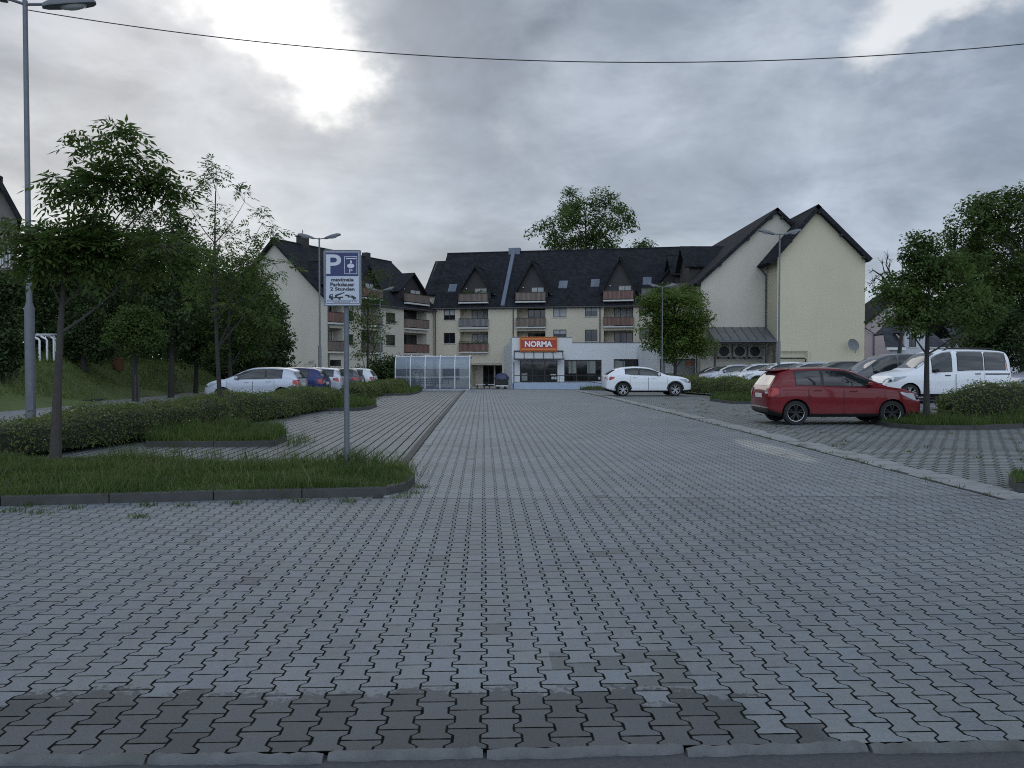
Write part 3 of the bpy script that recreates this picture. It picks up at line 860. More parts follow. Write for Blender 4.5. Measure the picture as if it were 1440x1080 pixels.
# ------------------------------------------------------------------ buildings
M['cream'] = render_mat('cream render', (.53, .48, .38))
M['cream_side'] = render_mat('grey cream render', (.50, .468, .40), .12)
M['yellow'] = render_mat('yellow render', (.52, .475, .35), .10)
M['pinkish'] = render_mat('pink render', (.42, .35, .36))
M['bluish'] = render_mat('pale bluish render', (.44, .45, .50))
M['white_wall'] = render_mat('white render', (.63, .64, .645), .06)
M['ramp'] = render_mat('pale blue painted concrete', (.38, .45, .56), .08)
M['greybrown'] = render_mat('old grey brown render', (.17, .155, .145), .2)
M['roof'] = roof_mat('dark roof tiles', (.023, .024, .029))
M['roof_grey'] = roof_mat('grey slates', (.06, .064, .075))
M['fascia'] = mat('dark timber', (.03, .027, .026), .7, .3, 5)
M['soffit'] = mat('brown timber', (.05, .042, .036), .8, .3, 5)
M['frame'] = mat('brown window frame', (.035, .028, .024), .5, .2, 6)
M['frame_white'] = mat('white window frame', (.62, .63, .64), .5, .1, 6)
M['glass'] = glass_mat('window glass')
M['sky_glass'] = glass_mat('roof window glass', (.10, .12, .15), .03)
M['curtain'] = mat('net curtain', (.33, .34, .34), .9, .35, 7)
M['dark_in'] = mat('dark interior', (.018, .018, .02), .9, .3, 2)
M['slab_white'] = mat('balcony slab', (.50, .50, .48), .8, .15, 3)
M['slat_br'] = slat_mat('brown grey slats', (.20, .155, .125), (.15, .115, .10))
M['slat_red'] = slat_mat('reddish slats', (.22, .125, .10), (.165, .09, .075))
M['slat_grey'] = slat_mat('grey slats', (.20, .20, .21), (.15, .15, .16))
M['zinc'] = mat('zinc sheet', (.13, .155, .20), .5, .25, 2, metal=.2)
M['downpipe'] = mat('downpipe', (.06, .06, .065), .5, .2, 4)
M['plinth'] = mat('plinth', (.13, .13, .135), .85, .25, 3)
M['galv'] = mat('galvanised steel', (.135, .148, .17), .6, .3, 9, metal=.3)
M['black_pl'] = mat('black plastic', (.012, .012, .013), .55, .2, 8)

class Fr:
    """local frame of a facade: u along it, v into the building, z up from its ground"""
    def __init__(s, x, y, z, rz):
        s.o = Vector((x, y, z)); s.rz = rz
        s.u = Vector((math.cos(rz), math.sin(rz), 0)); s.v = Vector((-math.sin(rz), math.cos(rz), 0))
    def uz(s, px, py, v=0.0):
        r = ray(px, py); c = Vector((0, 0, EYE))
        t = ((s.o + s.v * v - c).dot(s.v)) / r.dot(s.v)
        q = c + r * t - s.o
        return q.dot(s.u), q.z
    def rect(s, x0, x1, y0, y1, v=0.0):
        a = s.uz(x0, y1, v); b = s.uz(x1, y0, v); c = s.uz(x0, y0, v); d = s.uz(x1, y1, v)
        return ((a[0] + c[0]) / 2, (b[0] + d[0]) / 2, (a[1] + d[1]) / 2, (b[1] + c[1]) / 2)
def wall_open(mb, u0, u1, z0, z1, ops, v=0.0, m=0, mr=None, deep=.18):
    us = sorted({u0, u1} | {min(max(q, u0), u1) for o in ops for q in o[:2]})
    zs = sorted({z0, z1} | {min(max(q, z0), z1) for o in ops for q in o[2:4]})
    for i in range(len(us) - 1):
        for j in range(len(zs) - 1):
            a, b, c, d = us[i], us[i + 1], zs[j], zs[j + 1]
            if b - a < 1e-5 or d - c < 1e-5: continue
            mu, mz = (a + b) / 2, (c + d) / 2
            if any(o[0] < mu < o[1] and o[2] < mz < o[3] for o in ops): continue
            mb.poly([(a, v, c), (b, v, c), (b, v, d), (a, v, d)], m)
    for o in ops:
        a, b, c, d = o[:4]; dd = v + (o[4] if len(o) > 4 else deep); k = m if mr is None else mr
        mb.poly([(a, v, c), (a, v, d), (a, dd, d), (a, dd, c)], k)
        mb.poly([(b, v, c), (b, dd, c), (b, dd, d), (b, v, d)], k)
        mb.poly([(a, v, d), (b, v, d), (b, dd, d), (a, dd, d)], k)
        mb.poly([(a, v, c), (a, dd, c), (b, dd, c), (b, v, c)], k)
def window(par, u0, u1, z0, z1, v, fm='frame', bars=1, sill=True, curtain=0, name='window', cross=0, fw=.07, pane_m='glass', deep=.12):
    f = MB(); vf = v + deep - .05; vb = v + deep + .03
    f.box(u0, u0 + fw, vf, vb, z0, z1); f.box(u1 - fw, u1, vf, vb, z0, z1)
    f.box(u0 + fw, u1 - fw, vf, vb, z1 - fw, z1); f.box(u0 + fw, u1 - fw, vf, vb, z0, z0 + fw)
    for i in range(bars):
        c = u0 + (u1 - u0) * (i + 1) / (bars + 1); f.box(c - fw * .5, c + fw * .5, vf + .01, vb - .01, z0 + fw, z1 - fw)
    if cross: f.box(u0 + fw, u1 - fw, vf + .015, vb - .015, z0 + (z1 - z0) * cross - .025, z0 + (z1 - z0) * cross + .025)
    o = f.build(name, M[fm], par)
    p = MB(); p.box(u0 + fw * .8, u1 - fw * .8, vb - .05, vb - .035, z0 + fw * .8, z1 - fw * .8)
    p.build('pane', M[pane_m], o)
    if curtain:
        p = MB(); n = 24
        hz = z1 - fw - (z1 - z0) * curtain
        for i in range(n):
            a = u0 + fw + (u1 - u0 - 2 * fw) * i / n; b = u0 + fw + (u1 - u0 - 2 * fw) * (i + 1) / n
            p.poly([(a, vb - .052 - .004 * (i % 2), hz), (b, vb - .052 - .004 * ((i + 1) % 2), hz), (b, vb - .052 - .004 * ((i + 1) % 2), z1 - fw), (a, vb - .052 - .004 * (i % 2), z1 - fw)])
        p.build('curtain', M['curtain'], o)
    if sill:
        p = MB(); p.box(u0 - .08, u1 + .08, v - .08, v + deep - .052, z0 - .06, z0 - .003); p.build('sill', M['slab_white'], o)
    return o
def balcony(par, u0, u1, zf, m, v=0.0, proj=.35, hrail=.95, flowers=0, wall_m='cream', back=True, top=None, deep=1.3):
    """loggia floor at height zf: slab, slatted rail, posts, and glazing at its back"""
    b = MB(); b.box(u0 - .05, u1 + .05, v - proj, v - .003, zf - .16, zf)
    o = b.build('balcony', M['slab_white'], par)
    r = MB()
    r.box(u0 - .03, u1 + .03, v - proj + .01, v - proj + .05, zf + .09, zf + hrail)
    r.box(u0 - .03, u0 + .02, v - proj + .05, v - .01, zf + .09, zf + hrail); r.box(u1 - .02, u1 + .03, v - proj + .05, v - .01, zf + .09, zf + hrail)
    r.build('railing', m, o)
    h = MB(); h.box(u0 - .06, u1 + .06, v - proj - .02, v - proj + .08, zf + hrail + .003, zf + hrail + .06)
    for q in (u0 - .01, u1 - .05): h.box(q, q + .06, v - proj + .055, v - proj + .115, zf + .003, zf + hrail)
    h.build('handrail', M['frame'], o)
    if flowers:
        n = flowers; cen = np.stack([rng.uniform(u0, u1, n), rng.normal(v - proj - .05, .07, n), rng.normal(zf + hrail + .15, .10, n)], 1)
        V, Q = kites(cen, rng.uniform(.08, .16, n))
        f = bpy.data.objects.new('flowers', np_mesh('flowers', V, Q, [M['leaf_mid']])); C.objects.link(f); f.parent = o; f['kind'] = 'stuff'
    if back:
        tz = top if top else zf + 2.35
        w_ = MB(); a, c = u0 + (u1 - u0) * .32, u1 - .12
        wall_open(w_, u0, u1, zf, tz, [(a, c, zf + .05, tz - .25, .1)], v=v + deep)
        w_.build('loggia_wall', M[wall_m], o)
        window(o, a, c, zf + .05, tz - .25, v + deep, bars=2, sill=False, name='balcony_door', curtain=rnd.choice([0, .9, .5, 0]))
    return o
def slab_quad(mb, p, th, m=0):
    """roof plane with thickness; p = 4 corners ccw from outside"""
    p = [Vector(q) for q in p]; n = (p[1] - p[0]).cross(p[3] - p[0]).normalized()
    if n.z < 0: n = -n
    mb.hexa([q - n * th for q in p] + p, m)
def gable_roof(par, u0, u1, v0, v1, ze, zr, over=.45, th=.22, m='roof', vr=None, ze1=None, over_u=.4, fascia=True):
    """ridge along u"""
    vr = (v0 + v1) / 2 if vr is None else vr; ze1 = ze if ze1 is None else ze1
    s0 = (zr - ze) / (vr - v0); s1 = (zr - ze1) / (v1 - vr)
    mb = MB(); a, b = u0 - over_u, u1 + over_u; t = .2
    slab_quad(mb, [(a, v0 - over, ze - s0 * over + t), (b, v0 - over, ze - s0 * over + t), (b, vr, zr + t), (a, vr, zr + t)], th)
    slab_quad(mb, [(b, v1 + over, ze1 - s1 * over + t), (a, v1 + over, ze1 - s1 * over + t), (a, vr, zr + t), (b, vr, zr + t)], th)
    o = mb.build('roof', M[m], par)
    r = MB(); r.tube([(a, vr, zr + t), (b, vr, zr + t)], .11, 8); r.build('ridge_tiles', M[m], o)
    g_ = MB(); z_ = ze - s0 * over + t - .12
    g_.tube([(a, v0 - over - .09, z_), (b, v0 - over - .09, z_)], .075, 8); g_.build('gutter', M['downpipe'], o)
    return o

# ---- the apartment block straight ahead
zb = -1.12
fr = Fr((611 - 720) / F * 95, 95, zb, -.2)
A1 = thing('apartment_building', fr.o, fr.rz, 'long cream apartment block with dark tiled roof behind the supermarket', 'building', 'apartment blocks round the forecourt')
LEN = 29.0; DEP = 12.0; ZE = 8.16 - zb; ZR = 14.75 - zb
FL = [2.95 - zb, 5.72 - zb, 8.57 - zb]
cols = [(646.5, 686.5, ['slat_red', 'slat_grey', 'slat_br'], 400), (726.5, 767, ['slat_br', 'slat_br', 'slat_br'], 0), (849, 890.5, ['slat_red', 'slat_red', 'slat_red'], 0)]
ops = []; bal = []
for x0, x1, ms, fl in cols:
    u0, u1, _, _ = fr.rect(x0, x1, 440, 460)
    for k in (0, 1):
        ops.append((u0, u1, FL[k], FL[k] + 2.3, 1.3)); bal.append((u0, u1, k, ms[k], 0 if k else fl))
    bal.append((u0, u1, 2, ms[2], fl))
wins = [(624, 640, 434.5, 450), (624, 640, 468, 483), (778, 796.5, 430.5, 446), (778, 796.5, 463.5, 480), (822.5, 840, 428.5, 445), (822.5, 840, 463.5, 480), (899, 916, 427, 442.5), (899, 916, 461, 477)]
wr = [fr.rect(*w_) for w_ in wins]
ops += [(a, b, c, d) for a, b, c, d in wr]
pu0, _ = fr.uz(662, 505); pu1, _ = fr.uz(706, 505)
ops.append((pu0, pu1, .05, 2.75, 2.2)); 
du0, _ = fr.uz(622, 505); du1, _ = fr.uz(646, 505)
ops.append((du0, du1, .9, 2.2, .2))
mb = MB(); wall_open(mb, 0, LEN, 0, ZE, ops)
mb.poly([(0, 0, 0), (0, DEP, 0), (0, DEP, ZE), (0, DEP / 2, ZR), (0, 0, ZE)]); mb.poly([(LEN, 0, 0), (LEN, DEP, 0), (LEN, DEP, ZE), (LEN, DEP / 2, ZR), (LEN, 0, ZE)])
mb.poly([(0, DEP, 0), (LEN, DEP, 0), (LEN, DEP, ZE), (0, DEP, ZE)])
mb.build('wall', M['cream'], A1, fixn=False)
mb = MB(); mb.box(.0, LEN, -.03, -.003, 2.62, 2.72); mb.build('string_course', M['cream_side'], A1)
for i, (a, b, c, d) in enumerate(wr): window(A1, a, b, c, d, 0, curtain=[.5, 0, 1, .3, .45, 0, .4, 0][i], bars=1)
window(A1, du0, du1, .9, 2.2, 0)
# passage with glazed shop front at its back
w_ = MB(); wall_open(w_, pu0, pu1, .05, 2.75, [(pu0 + .9, pu0 + 2.2, .1, 2.5, .1), (pu0 + 2.35, pu1 - .1, .1, 2.5, .1)], v=2.2)
lg = w_.build('passage_wall', M['cream_side'], A1)
window(lg, pu0 + .9, pu0 + 2.2, .1, 2.5, 2.2, sill=False, name='glazed_door'); window(lg, pu0 + 2.35, pu1 - .1, .1, 2.5, 2.2, sill=False, name='shop_window')
for u0, u1, k, mm, fl in bal:
    balcony(A1, u0, u1, FL[k], M[mm], flowers=fl if k != 1 else 0, back=(k < 2), v=0 if k < 2 else -.05, proj=.35 if k < 2 else .42)
rf = gable_roof(A1, 0, LEN, 0, DEP, ZE, ZR, over=.35, over_u=.15)
SL = (ZR - ZE) / (DEP / 2)
# dormers above each balcony stack
def dormer(par, uc, hw, vf, zw0, zw1, zp, vback, glazed=True, roofm='roof'):
    mb = MB()
    mb.poly([(uc - hw, vf, zw0), (uc + hw, vf, zw0), (uc + hw, vf, zw1), (uc, vf, zp), (uc - hw, vf, zw1)])
    for s_ in (-1, 1): mb.poly([(uc + s_ * hw, vf, zw0), (uc + s_ * hw, vback, zw0), (uc + s_ * hw, vback, zw1), (uc + s_ * hw, vf, zw1)])
    o = mb.build('dormer', M['fascia'], par)
    r = MB(); e = .45; sl = (zp - zw1) / hw
    for s_ in (-1, 1):
        slab_quad(r, [(uc + s_ * (hw + e), vf - .5, zw1 - sl * e + .12), (uc, vf - .5, zp + .12), (uc, vback + 2, zp + .12), (uc + s_ * (hw + e), vback, zw1 - sl * e + .12)], .16)
    r.build('dormer_roof', M[roofm], o)
    g_ = MB(); g_.beam((uc + hw + e + .03, vf - .5, zw1 - sl * e + .08), (uc + hw + e + .03, vf + .9, zw1 - sl * e + .08), .07, .07)
    g_.build('gutter', M['zinc'], o)
    if glazed: window(o, uc - hw * .1, uc + hw * .75, zw0 + .1, zw1 + .2, vf - .15, sill=False, name='balcony_door', curtain=.6)
    l = MB(); l.ball((uc - hw * .62, vf - .12, zw1 + .15), .07, .07, .07); l.build('wall_lamp', M['frame_white'], o, smooth=True)
    return o
for x0, x1, ypk in ((646.5, 686.5, 374), (726.5, 767, 369), (849, 890.5, 367)):
    u0, u1, _, _ = fr.rect(x0, x1, 440, 460); uc = (u0 + u1) / 2 + .1
    zp = fr.uz(700, ypk, .6)[1]
    dormer(A1, uc, (u1 - u0) / 2 + .1, .6, FL[2] - .1, FL[2] + 1.45, zp, 3.2)
u5, _ = fr.uz(944, 380); dormer(A1, u5, 1.5, .8, FL[2], FL[2] + 1.7, FL[2] + 3.6, 3.4)
ua, ub, _, _ = fr.rect(903, 930, 400, 415)
balcony(A1, ua, ub, FL[2] + .2, M['slat_grey'], back=False, v=-.05, proj=.42)
# roof windows
for x0, x1, y0, y1 in ((631, 642, 402, 411.5), (786, 798, 397, 406.5), (831, 843, 395, 404), (904, 916, 392, 401)):
    zc = fr.uz((x0 + x1) / 2, (y0 + y1) / 2, .9)[1]; vv = (zc - ZE) / SL
    u0, _ = fr.uz(x0, y0, vv); u1, _ = fr.uz(x1, y1, vv)
    n = Vector((0, -SL, 1)).normalized(); up = Vector((0, 1, SL)).normalized()
    ctr = Vector(((u0 + u1) / 2, vv, ZE + SL * vv + .2))
    hw_, hh = (u1 - u0) / 2, .62
    def rq(mb, hw2, hh2, h0, h1):
        c = [ctr + Vector((a * hw2, 0, 0)) + up * (b * hh2) for a, b in ((-1, -1), (1, -1), (1, 1), (-1, 1))]
        mb.hexa([q + n * h0 for q in c] + [q + n * h1 for q in c])
    mb = MB(); rq(mb, hw_, hh, -.05, .07); so_ = mb.build('skylight', M['zinc'], rf)
    mb = MB(); rq(mb, hw_ - .07, hh - .07, .071, .078); mb.build('pane', M['sky_glass'], so_)
# zinc covered fire wall crossing the roof, chimney vents, downpipes
ub, _ = fr.uz(708, 425); 
mb = MB(); mb.beam((ub, -.45, ZE - SL * .45 + .32), (ub, DEP / 2 + .2, ZR + .5), .42, .42); mb.box(ub - .6, ub + .75, DEP / 2 - .3, DEP / 2 + .6, ZR - .2, ZR + .65)
mb.build('fire_wall', M['zinc'], rf)
for u_ in (.15, cols and fr.uz(725, 450)[0] - .25, fr.uz(847, 450)[0] - .25):
    mb = MB(); mb.tube([(u_, -.28, ZE - .3), (u_, -.09, ZE - .7), (u_, -.09, .1)], .055, 8); mb.build('downpipe', M['downpipe'], A1, smooth=True)
# joining block between this one and the left one
mb = MB(); mb.poly([(-1.6, 2.0, 0), (-.003, 2.0, 0), (-.003, 2.0, ZE + 1.6), (-1.6, 2.0, ZE + 1.6)]); mb.poly([(-1.6, 2, 0), (-1.6, 11, 0), (-1.6, 11, ZE + 2), (-1.6, 6.5, ZR - .6), (-1.6, 2, ZE + 1.6)])
mb.build('wall_return', M['cream_side'], A1)
mb = MB(); slab_quad(mb, [(-1.9, 1.6, ZE + 1.5), (1.2, 1.6, ZE + 1.5), (1.2, 6.8, ZR - .55), (-1.9, 6.8, ZR - .55)], .22); mb.build('roof', M['roof'], A1)

# ---- the splayed block on the left, its gable towards us
fl_ = Fr(-17.4, 78, -.95, math.atan2(17, 8.3))
A2 = thing('apartment_building', fl_.o, fl_.rz, 'left apartment block showing a blank pale gable beyond the parked cars', 'building', 'apartment blocks round the forecourt')
z2 = .95; LEN2 = 19.2; DEP2 = 12.4; ZE2 = 7.85 + z2; ZR2 = 13.45 + z2
F2 = [2.75 + z2, 5.5 + z2, 8.25 + z2]
ops = []; bal = []
for x0, x1 in ((461, 482), (508, 534), (568, 600)):
    u0, u1, _, _ = fl_.rect(x0, x1, 450, 460)
    for k in (0, 1): ops.append((u0, u1, F2[k], F2[k] + 2.25, 1.2)); bal.append((u0, u1, k))
    bal.append((u0, u1, 2))
wl = []
for x0, x1, y0, y1 in ((488, 497, 437, 452), (488, 497, 470, 485), (543, 556, 440, 454), (543, 556, 471, 486), (464, 480, 506, 515)):
    wl.append(fl_.rect(x0, x1, y0, y1))
ops += [q for q in wl]
mb = MB(); wall_open(mb, 0, LEN2, 0, ZE2, ops)
mb.poly([(0, 0, 0), (0, DEP2, 0), (0, DEP2, ZE2), (0, DEP2 / 2, ZR2), (0, 0, ZE2)]); mb.poly([(LEN2, 0, 0), (LEN2, DEP2, 0), (LEN2, DEP2, ZE2), (LEN2, DEP2 / 2, ZR2), (LEN2, 0, ZE2)])
mb.poly([(0, DEP2, 0), (LEN2, DEP2, 0), (LEN2, DEP2, ZE2), (0, DEP2, ZE2)])
mb.build('wall', M['cream_side'], A2, fixn=False)
for q in wl: window(A2, *q, 0)
for u0, u1, k in bal: balcony(A2, u0, u1, F2[k], M[['slat_br', 'slat_red', 'slat_br'][(k + int(u0)) % 3]], back=k < 2, wall_m='cream_side', deep=1.2, v=0 if k < 2 else -.05)
rf2 = gable_roof(A2, 0, LEN2, 0, DEP2, ZE2, ZR2, over=.4, over_u=.55)
for x0, x1 in ((461, 482), (508, 534), (568, 600)):
    u0, u1, _, _ = fl_.rect(x0, x1, 450, 460); dormer(A2, max((u0 + u1) / 2, (u1 - u0) / 2 + .9), (u1 - u0) / 2 + .15, .6, F2[2] - .1, F2[2] + 1.4, F2[2] + 3.3, 3.0)
mb = MB(); mb.box(3.6, 4.5, 5.8, 6.7, ZR2 - .4, ZR2 + 1.0); mb.box(3.5, 4.6, 5.7, 6.8, ZR2 + 1.003, ZR2 + 1.12); mb.tube([(4.05, 6.25, ZR2 + 1.12), (4.05, 6.25, ZR2 + 1.7)], .04, 6); mb.build('chimney', M['fascia'], rf2)
mb = MB(); mb.box(14.5, 15.2, 5.9, 6.6, ZR2 - .3, ZR2 + .7); mb.build('chimney', M['fascia'], rf2)
mb = MB(); mb.tube([(.15, -.3, ZE2 - .3), (.15, -.1, ZE2 - .7), (.15, -.1, .1)], .055, 8); mb.build('downpipe', M['downpipe'], A2, smooth=True)
# small framed notice painted on the gable
sv = fl_
mb = MB()
nv0, nz0 = 1.35, 1.75 + z2 * .4
for a, b, c, d in ((0, 1.3, 0, .03), (0, 1.3, .38, .41), (0, .03, .03, .38), (1.27, 1.3, .03, .38), (.3, .9, .52, .55), (.1, .75, .66, .69), (-.1, .4, .17, .2)):
    mb.box(-.02, -.003, nv0 + a, nv0 + b, nz0 + c, nz0 + d)
mb.build('wall_notice', M['black_pl'], A2)

# ---- the gabled block on the right: grey cream gable and a yellow gable in front
g0 = -.85
A3 = thing('apartment_building', (17.06, 75, g0), 0, 'right apartment block with a grey and a yellow blank gable side by side', 'building', 'apartment blocks round the forecourt')
W3 = 13.44; PK = 6.74; ZE3 = 9.1 - g0; ZR3 = 15.35 - g0; D3 = 27
mb = MB()
mb.poly([(0, 0, 0), (W3, 0, 0), (W3, 0, ZE3), (PK, 0, ZR3), (0, 0, ZE3)]); mb.poly([(0, D3, 0), (W3, D3, 0), (W3, D3, ZE3), (PK, D3, ZR3), (0, D3, ZE3)])
mb.poly([(0, 0, 0), (0, D3, 0), (0, D3, ZE3), (0, 0, ZE3)]); mb.poly([(W3, 0, 0), (W3, D3, 0), (W3, D3, ZE3), (W3, 0, ZE3)])
mb.build('wall', M['cream_side'], A3)
mb = MB(); s3 = (ZR3 - ZE3) / PK; e = .55
slab_quad(mb, [(-e, -.45, ZE3 - s3 * e + .25), (PK, -.45, ZR3 + .25), (PK, D3, ZR3 + .25), (-e, D3, ZE3 - s3 * e + .25)], .3)
slab_quad(mb, [(W3 + e, -.45, ZE3 - s3 * e + .25), (PK, -.45, ZR3 + .25), (PK, D3, ZR3 + .25), (W3 + e, D3, ZE3 - s3 * e + .25)], .3)
rf3 = mb.build('roof', M['roof'], A3)
mb = MB()
for k in (.25, .62, .93):
    for s_ in (0, 1):
        u_ = PK * k if s_ == 0 else W3 - (W3 - PK) * k
        mb.box(u_ - .1, u_ + .1, -.42, 0, ZE3 + s3 * PK * k - .28, ZE3 + s3 * PK * k - .06)
mb.build('purlin_ends', M['soffit'], rf3)
# side dormers looking left over the forecourt
for yv, hw_ in ((9.5, 2.2), (16.5, 2.0)):
    mb = MB(); zp = ZE3 + 4.3; zw = ZE3 + 2.3; uf = .5
    mb.poly([(uf, yv - hw_, ZE3), (uf, yv + hw_, ZE3), (uf, yv + hw_, zw), (uf, yv, zp), (uf, yv - hw_, zw)])
    for s_ in (-1, 1): mb.poly([(uf, yv + s_ * hw_, ZE3), (3, yv + s_ * hw_, ZE3), (3, yv + s_ * hw_, zw), (uf, yv + s_ * hw_, zw)])
    o = mb.build('dormer', M['fascia'], A3)
    r = MB(); sl = (zp - zw) / hw_
    for s_ in (-1, 1): slab_quad(r, [(uf - .5, yv + s_ * (hw_ + .4), zw - sl * .4 + .14), (uf - .5, yv, zp + .14), (5.2, yv, zp + .14), (2.7, yv + s_ * (hw_ + .4), zw - sl * .4 + .14)], .16)
    r.build('dormer_roof', M['roof'], o)
    b = MB(); b.box(-.7, -.02, yv - hw_, yv + hw_, ZE3 - .7, ZE3 - .55); bo = b.build('balcony', M['slab_white'], A3)
    r = MB(); r.box(-.7, -.65, yv - hw_, yv + hw_, ZE3 - .5, ZE3 + .45); r.box(-.65, .3, yv - hw_, yv - hw_ + .05, ZE3 - .5, ZE3 + .45); r.build('railing', M['slat_br'], bo)
# yellow front gable
g2x0, g2x1, gv = 5.95, 13.55, -3.0
mb = MB(); zl, zr_, zp, up_ = 11.15 - g0, 10.75 - g0, 15.0 - g0, 9.25
mb.poly([(g2x0, gv, .5), (g2x1, gv, .5), (g2x1, gv, zr_), (up_, gv, zp), (g2x0, gv, zl)])
mb.poly([(g2x0, gv, .5), (g2x0, -.003, .5), (g2x0, -.003, zl), (g2x0, gv, zl)]); mb.poly([(g2x1, gv, .5), (g2x1, 11, .5), (g2x1, 11, zr_), (g2x1, gv, zr_)])
mb.build('front_wall', M['yellow'], A3)
mb = MB(); mb.box(g2x0 - .02, g2x1 + .02, gv - .02, -.003, 0, .497); mb.build('plinth', M['plinth'], A3)
mb = MB(); sL = (zp - zl) / (up_ - g2x0); sR = (zp - zr_) / (g2x1 - up_); el, er = .95, .42
slab_quad(mb, [(g2x0 - el, gv - .55, zl - sL * el + .3), (up_, gv - .55, zp + .3), (up_, 10, zp + .3), (g2x0 - el, 10, zl - sL * el + .3)], .36)
slab_quad(mb, [(g2x1 + er, gv - .55, zr_ - sR * er + .3), (up_, gv - .55, zp + .3), (up_, 10, zp + .3), (g2x1 + er, 10, zr_ - sR * er + .3)], .36)
ro = mb.build('roof', M['roof'], A3)
mb = MB()
for k, s_ in ((.05, 1), (.5, 1), (.96, 1), (.3, 0)):
    u_ = g2x1 - (g2x1 - up_) * k if s_ else g2x0 + (up_ - g2x0) * k
    zz_ = (zr_ + (zp - zr_) * k) if s_ else (zl + (zp - zl) * k)
    mb.box(u_ - .12, u_ + .12, gv - .5, gv, zz_ - .28, zz_ - .08)
mb.build('purlin_ends', M['soffit'], ro)
mb = MB(); mb.tube([(g2x0 - .75, -.4, zl - 1.0), (g2x0 - .12, -.14, zl - 1.6), (g2x0 - .12, -.14, 4.4)], .06, 8); mb.build('downpipe', M['downpipe'], A3, smooth=True)
def dish(name, loc, r, rz, tilt, label, post):
    t = thing(name, loc, rz, label, 'satellite dish')
    mb = MB(); mb.lathe([(0.001, 0), (r * .5, -.03), (r * .85, -.10), (r, -.15), (r, -.165), (r * .85, -.12), (r * .5, -.045), (0.001, -.015)], (0, 0, 0), 'y', 20)
    d = mb.build('reflector', M['dish'], t, smooth=True); d.location = (0, -.12, post); d.rotation_euler = (tilt, 0, 0)
    m2 = MB(); m2.tube([(0, 0, 0), (0, 0, post)], .025, 8); m2.tube([(0, -.1, post - .05), (0, 0, post - .05)], .02, 6); m2.tube([(0, -.15, post - r), (0, -.6, post - .1)], .012, 6); m2.box(-.04, .04, -.68, -.58, post - .14, post - .05); m2.build('mast', M['galv'], t)
    return t
M['dish'] = mat('dish grey', (.32, .34, .36), .5, .1, 5)
dish('satellite_dish', P(1098, 330, 77.5), .62, R(20), R(25), 'large pale satellite dish on the roof between the two gables', 1.25)
q = P(1203, 497, 71.6); dish('satellite_dish', (q.x, 71.6, q.z), .55, R(-60), R(20), 'dark satellite dish low at the right edge of the yellow gable', .8)
# lean-to canopy of ribbed glass over the air conditioners
M['canopy'] = mat('weathered canopy sheet', (.10, .105, .11), .35, .3, 2)
t = thing('lean_to_canopy', (17.6, 75, g0), 0, 'low slanting canopy of dull glazing on the grey gable wall', 'canopy')
cw = 5.28; za = P(1040, 460, 74.9).z - g0; zc = P(1040, 478, 72).z - g0
mb = MB(); slab_quad(mb, [(0, -3, zc), (cw, -3, zc), (cw, -.01, za), (0, -.01, za)], .04); mb.build('glazing', M['canopy'], t)
mb = MB()
for i in range(8): u_ = cw * i / 7; mb.beam((u_, -3.02, zc + .03), (u_, -.02, za + .03), .05, .05)
mb.box(-.05, cw + .05, -3.1, -2.98, zc - .16, zc - .045); mb.build('rafters', M['galv'], t)
for u_ in (.05, cw - .75, cw - .1):
    mb = MB(); mb.box(u_ - .07, u_ + .07, -2.95, -2.81, 0, zc - .165); mb.build('post', M['fascia'], t)
def ac(px, lab):
    q = P(px, 494, 74.4); t = thing('air_conditioner', (q.x, 74.99, q.z - .5), 0, lab, 'air conditioner', 'air conditioners under the canopy')
    mb = MB(); mb.box(-.6, .6, -.42, -.07, 0, 1.0); mb.build('housing', M['frame_white' if 0 else 'acgrey'], t, bevel=.02)
    mb = MB(); mb.lathe([(.001, -.445), (.12, -.45), (.13, -.43), (.40, -.428), (.42, -.455), (.44, -.455), (.44, -.421)], (0, 0, .5), 'y', 24); mb.build('fan_grille', M['black_pl'], t, smooth=True)
    mb = MB(); mb.box(-.5, -.44, -.5, -.02, -.14, -.003); mb.box(.44, .5, -.5, -.02, -.14, -.003); mb.box(-.7, .7, -.5, -.44, -.2, -.143); mb.build('bracket', M['black_pl'], t)
M['acgrey'] = mat('air conditioner casing', (.30, .29, .25), .6, .15, 4)
for px, l in ((1019, 'left air conditioner of three under the canopy'), (1041, 'middle air conditioner of three under the canopy'), (1062.5, 'right air conditioner of three, next to the canopy posts')): ac(px, l)
t = thing('pipe_frame', P(1117, 520, 71.8), 0, 'pale cable duct frame with dark pipe low on the yellow gable', 'pipe frame')
mb = MB(); mb.box(-1.25, 1.2, -.1, .05, 1.62, 1.72); mb.box(1.1, 1.2, -.1, .05, 0, 1.617); mb.build('duct', M['cream'], t)
mb = MB(); mb.tube([(-1.25, -.08, 1.0), (.85, -.08, 1.0), (.95, -.08, .9), (.95, -.08, 0)], .06, 8); mb.build('pipe', M['fascia'], t, smooth=True)

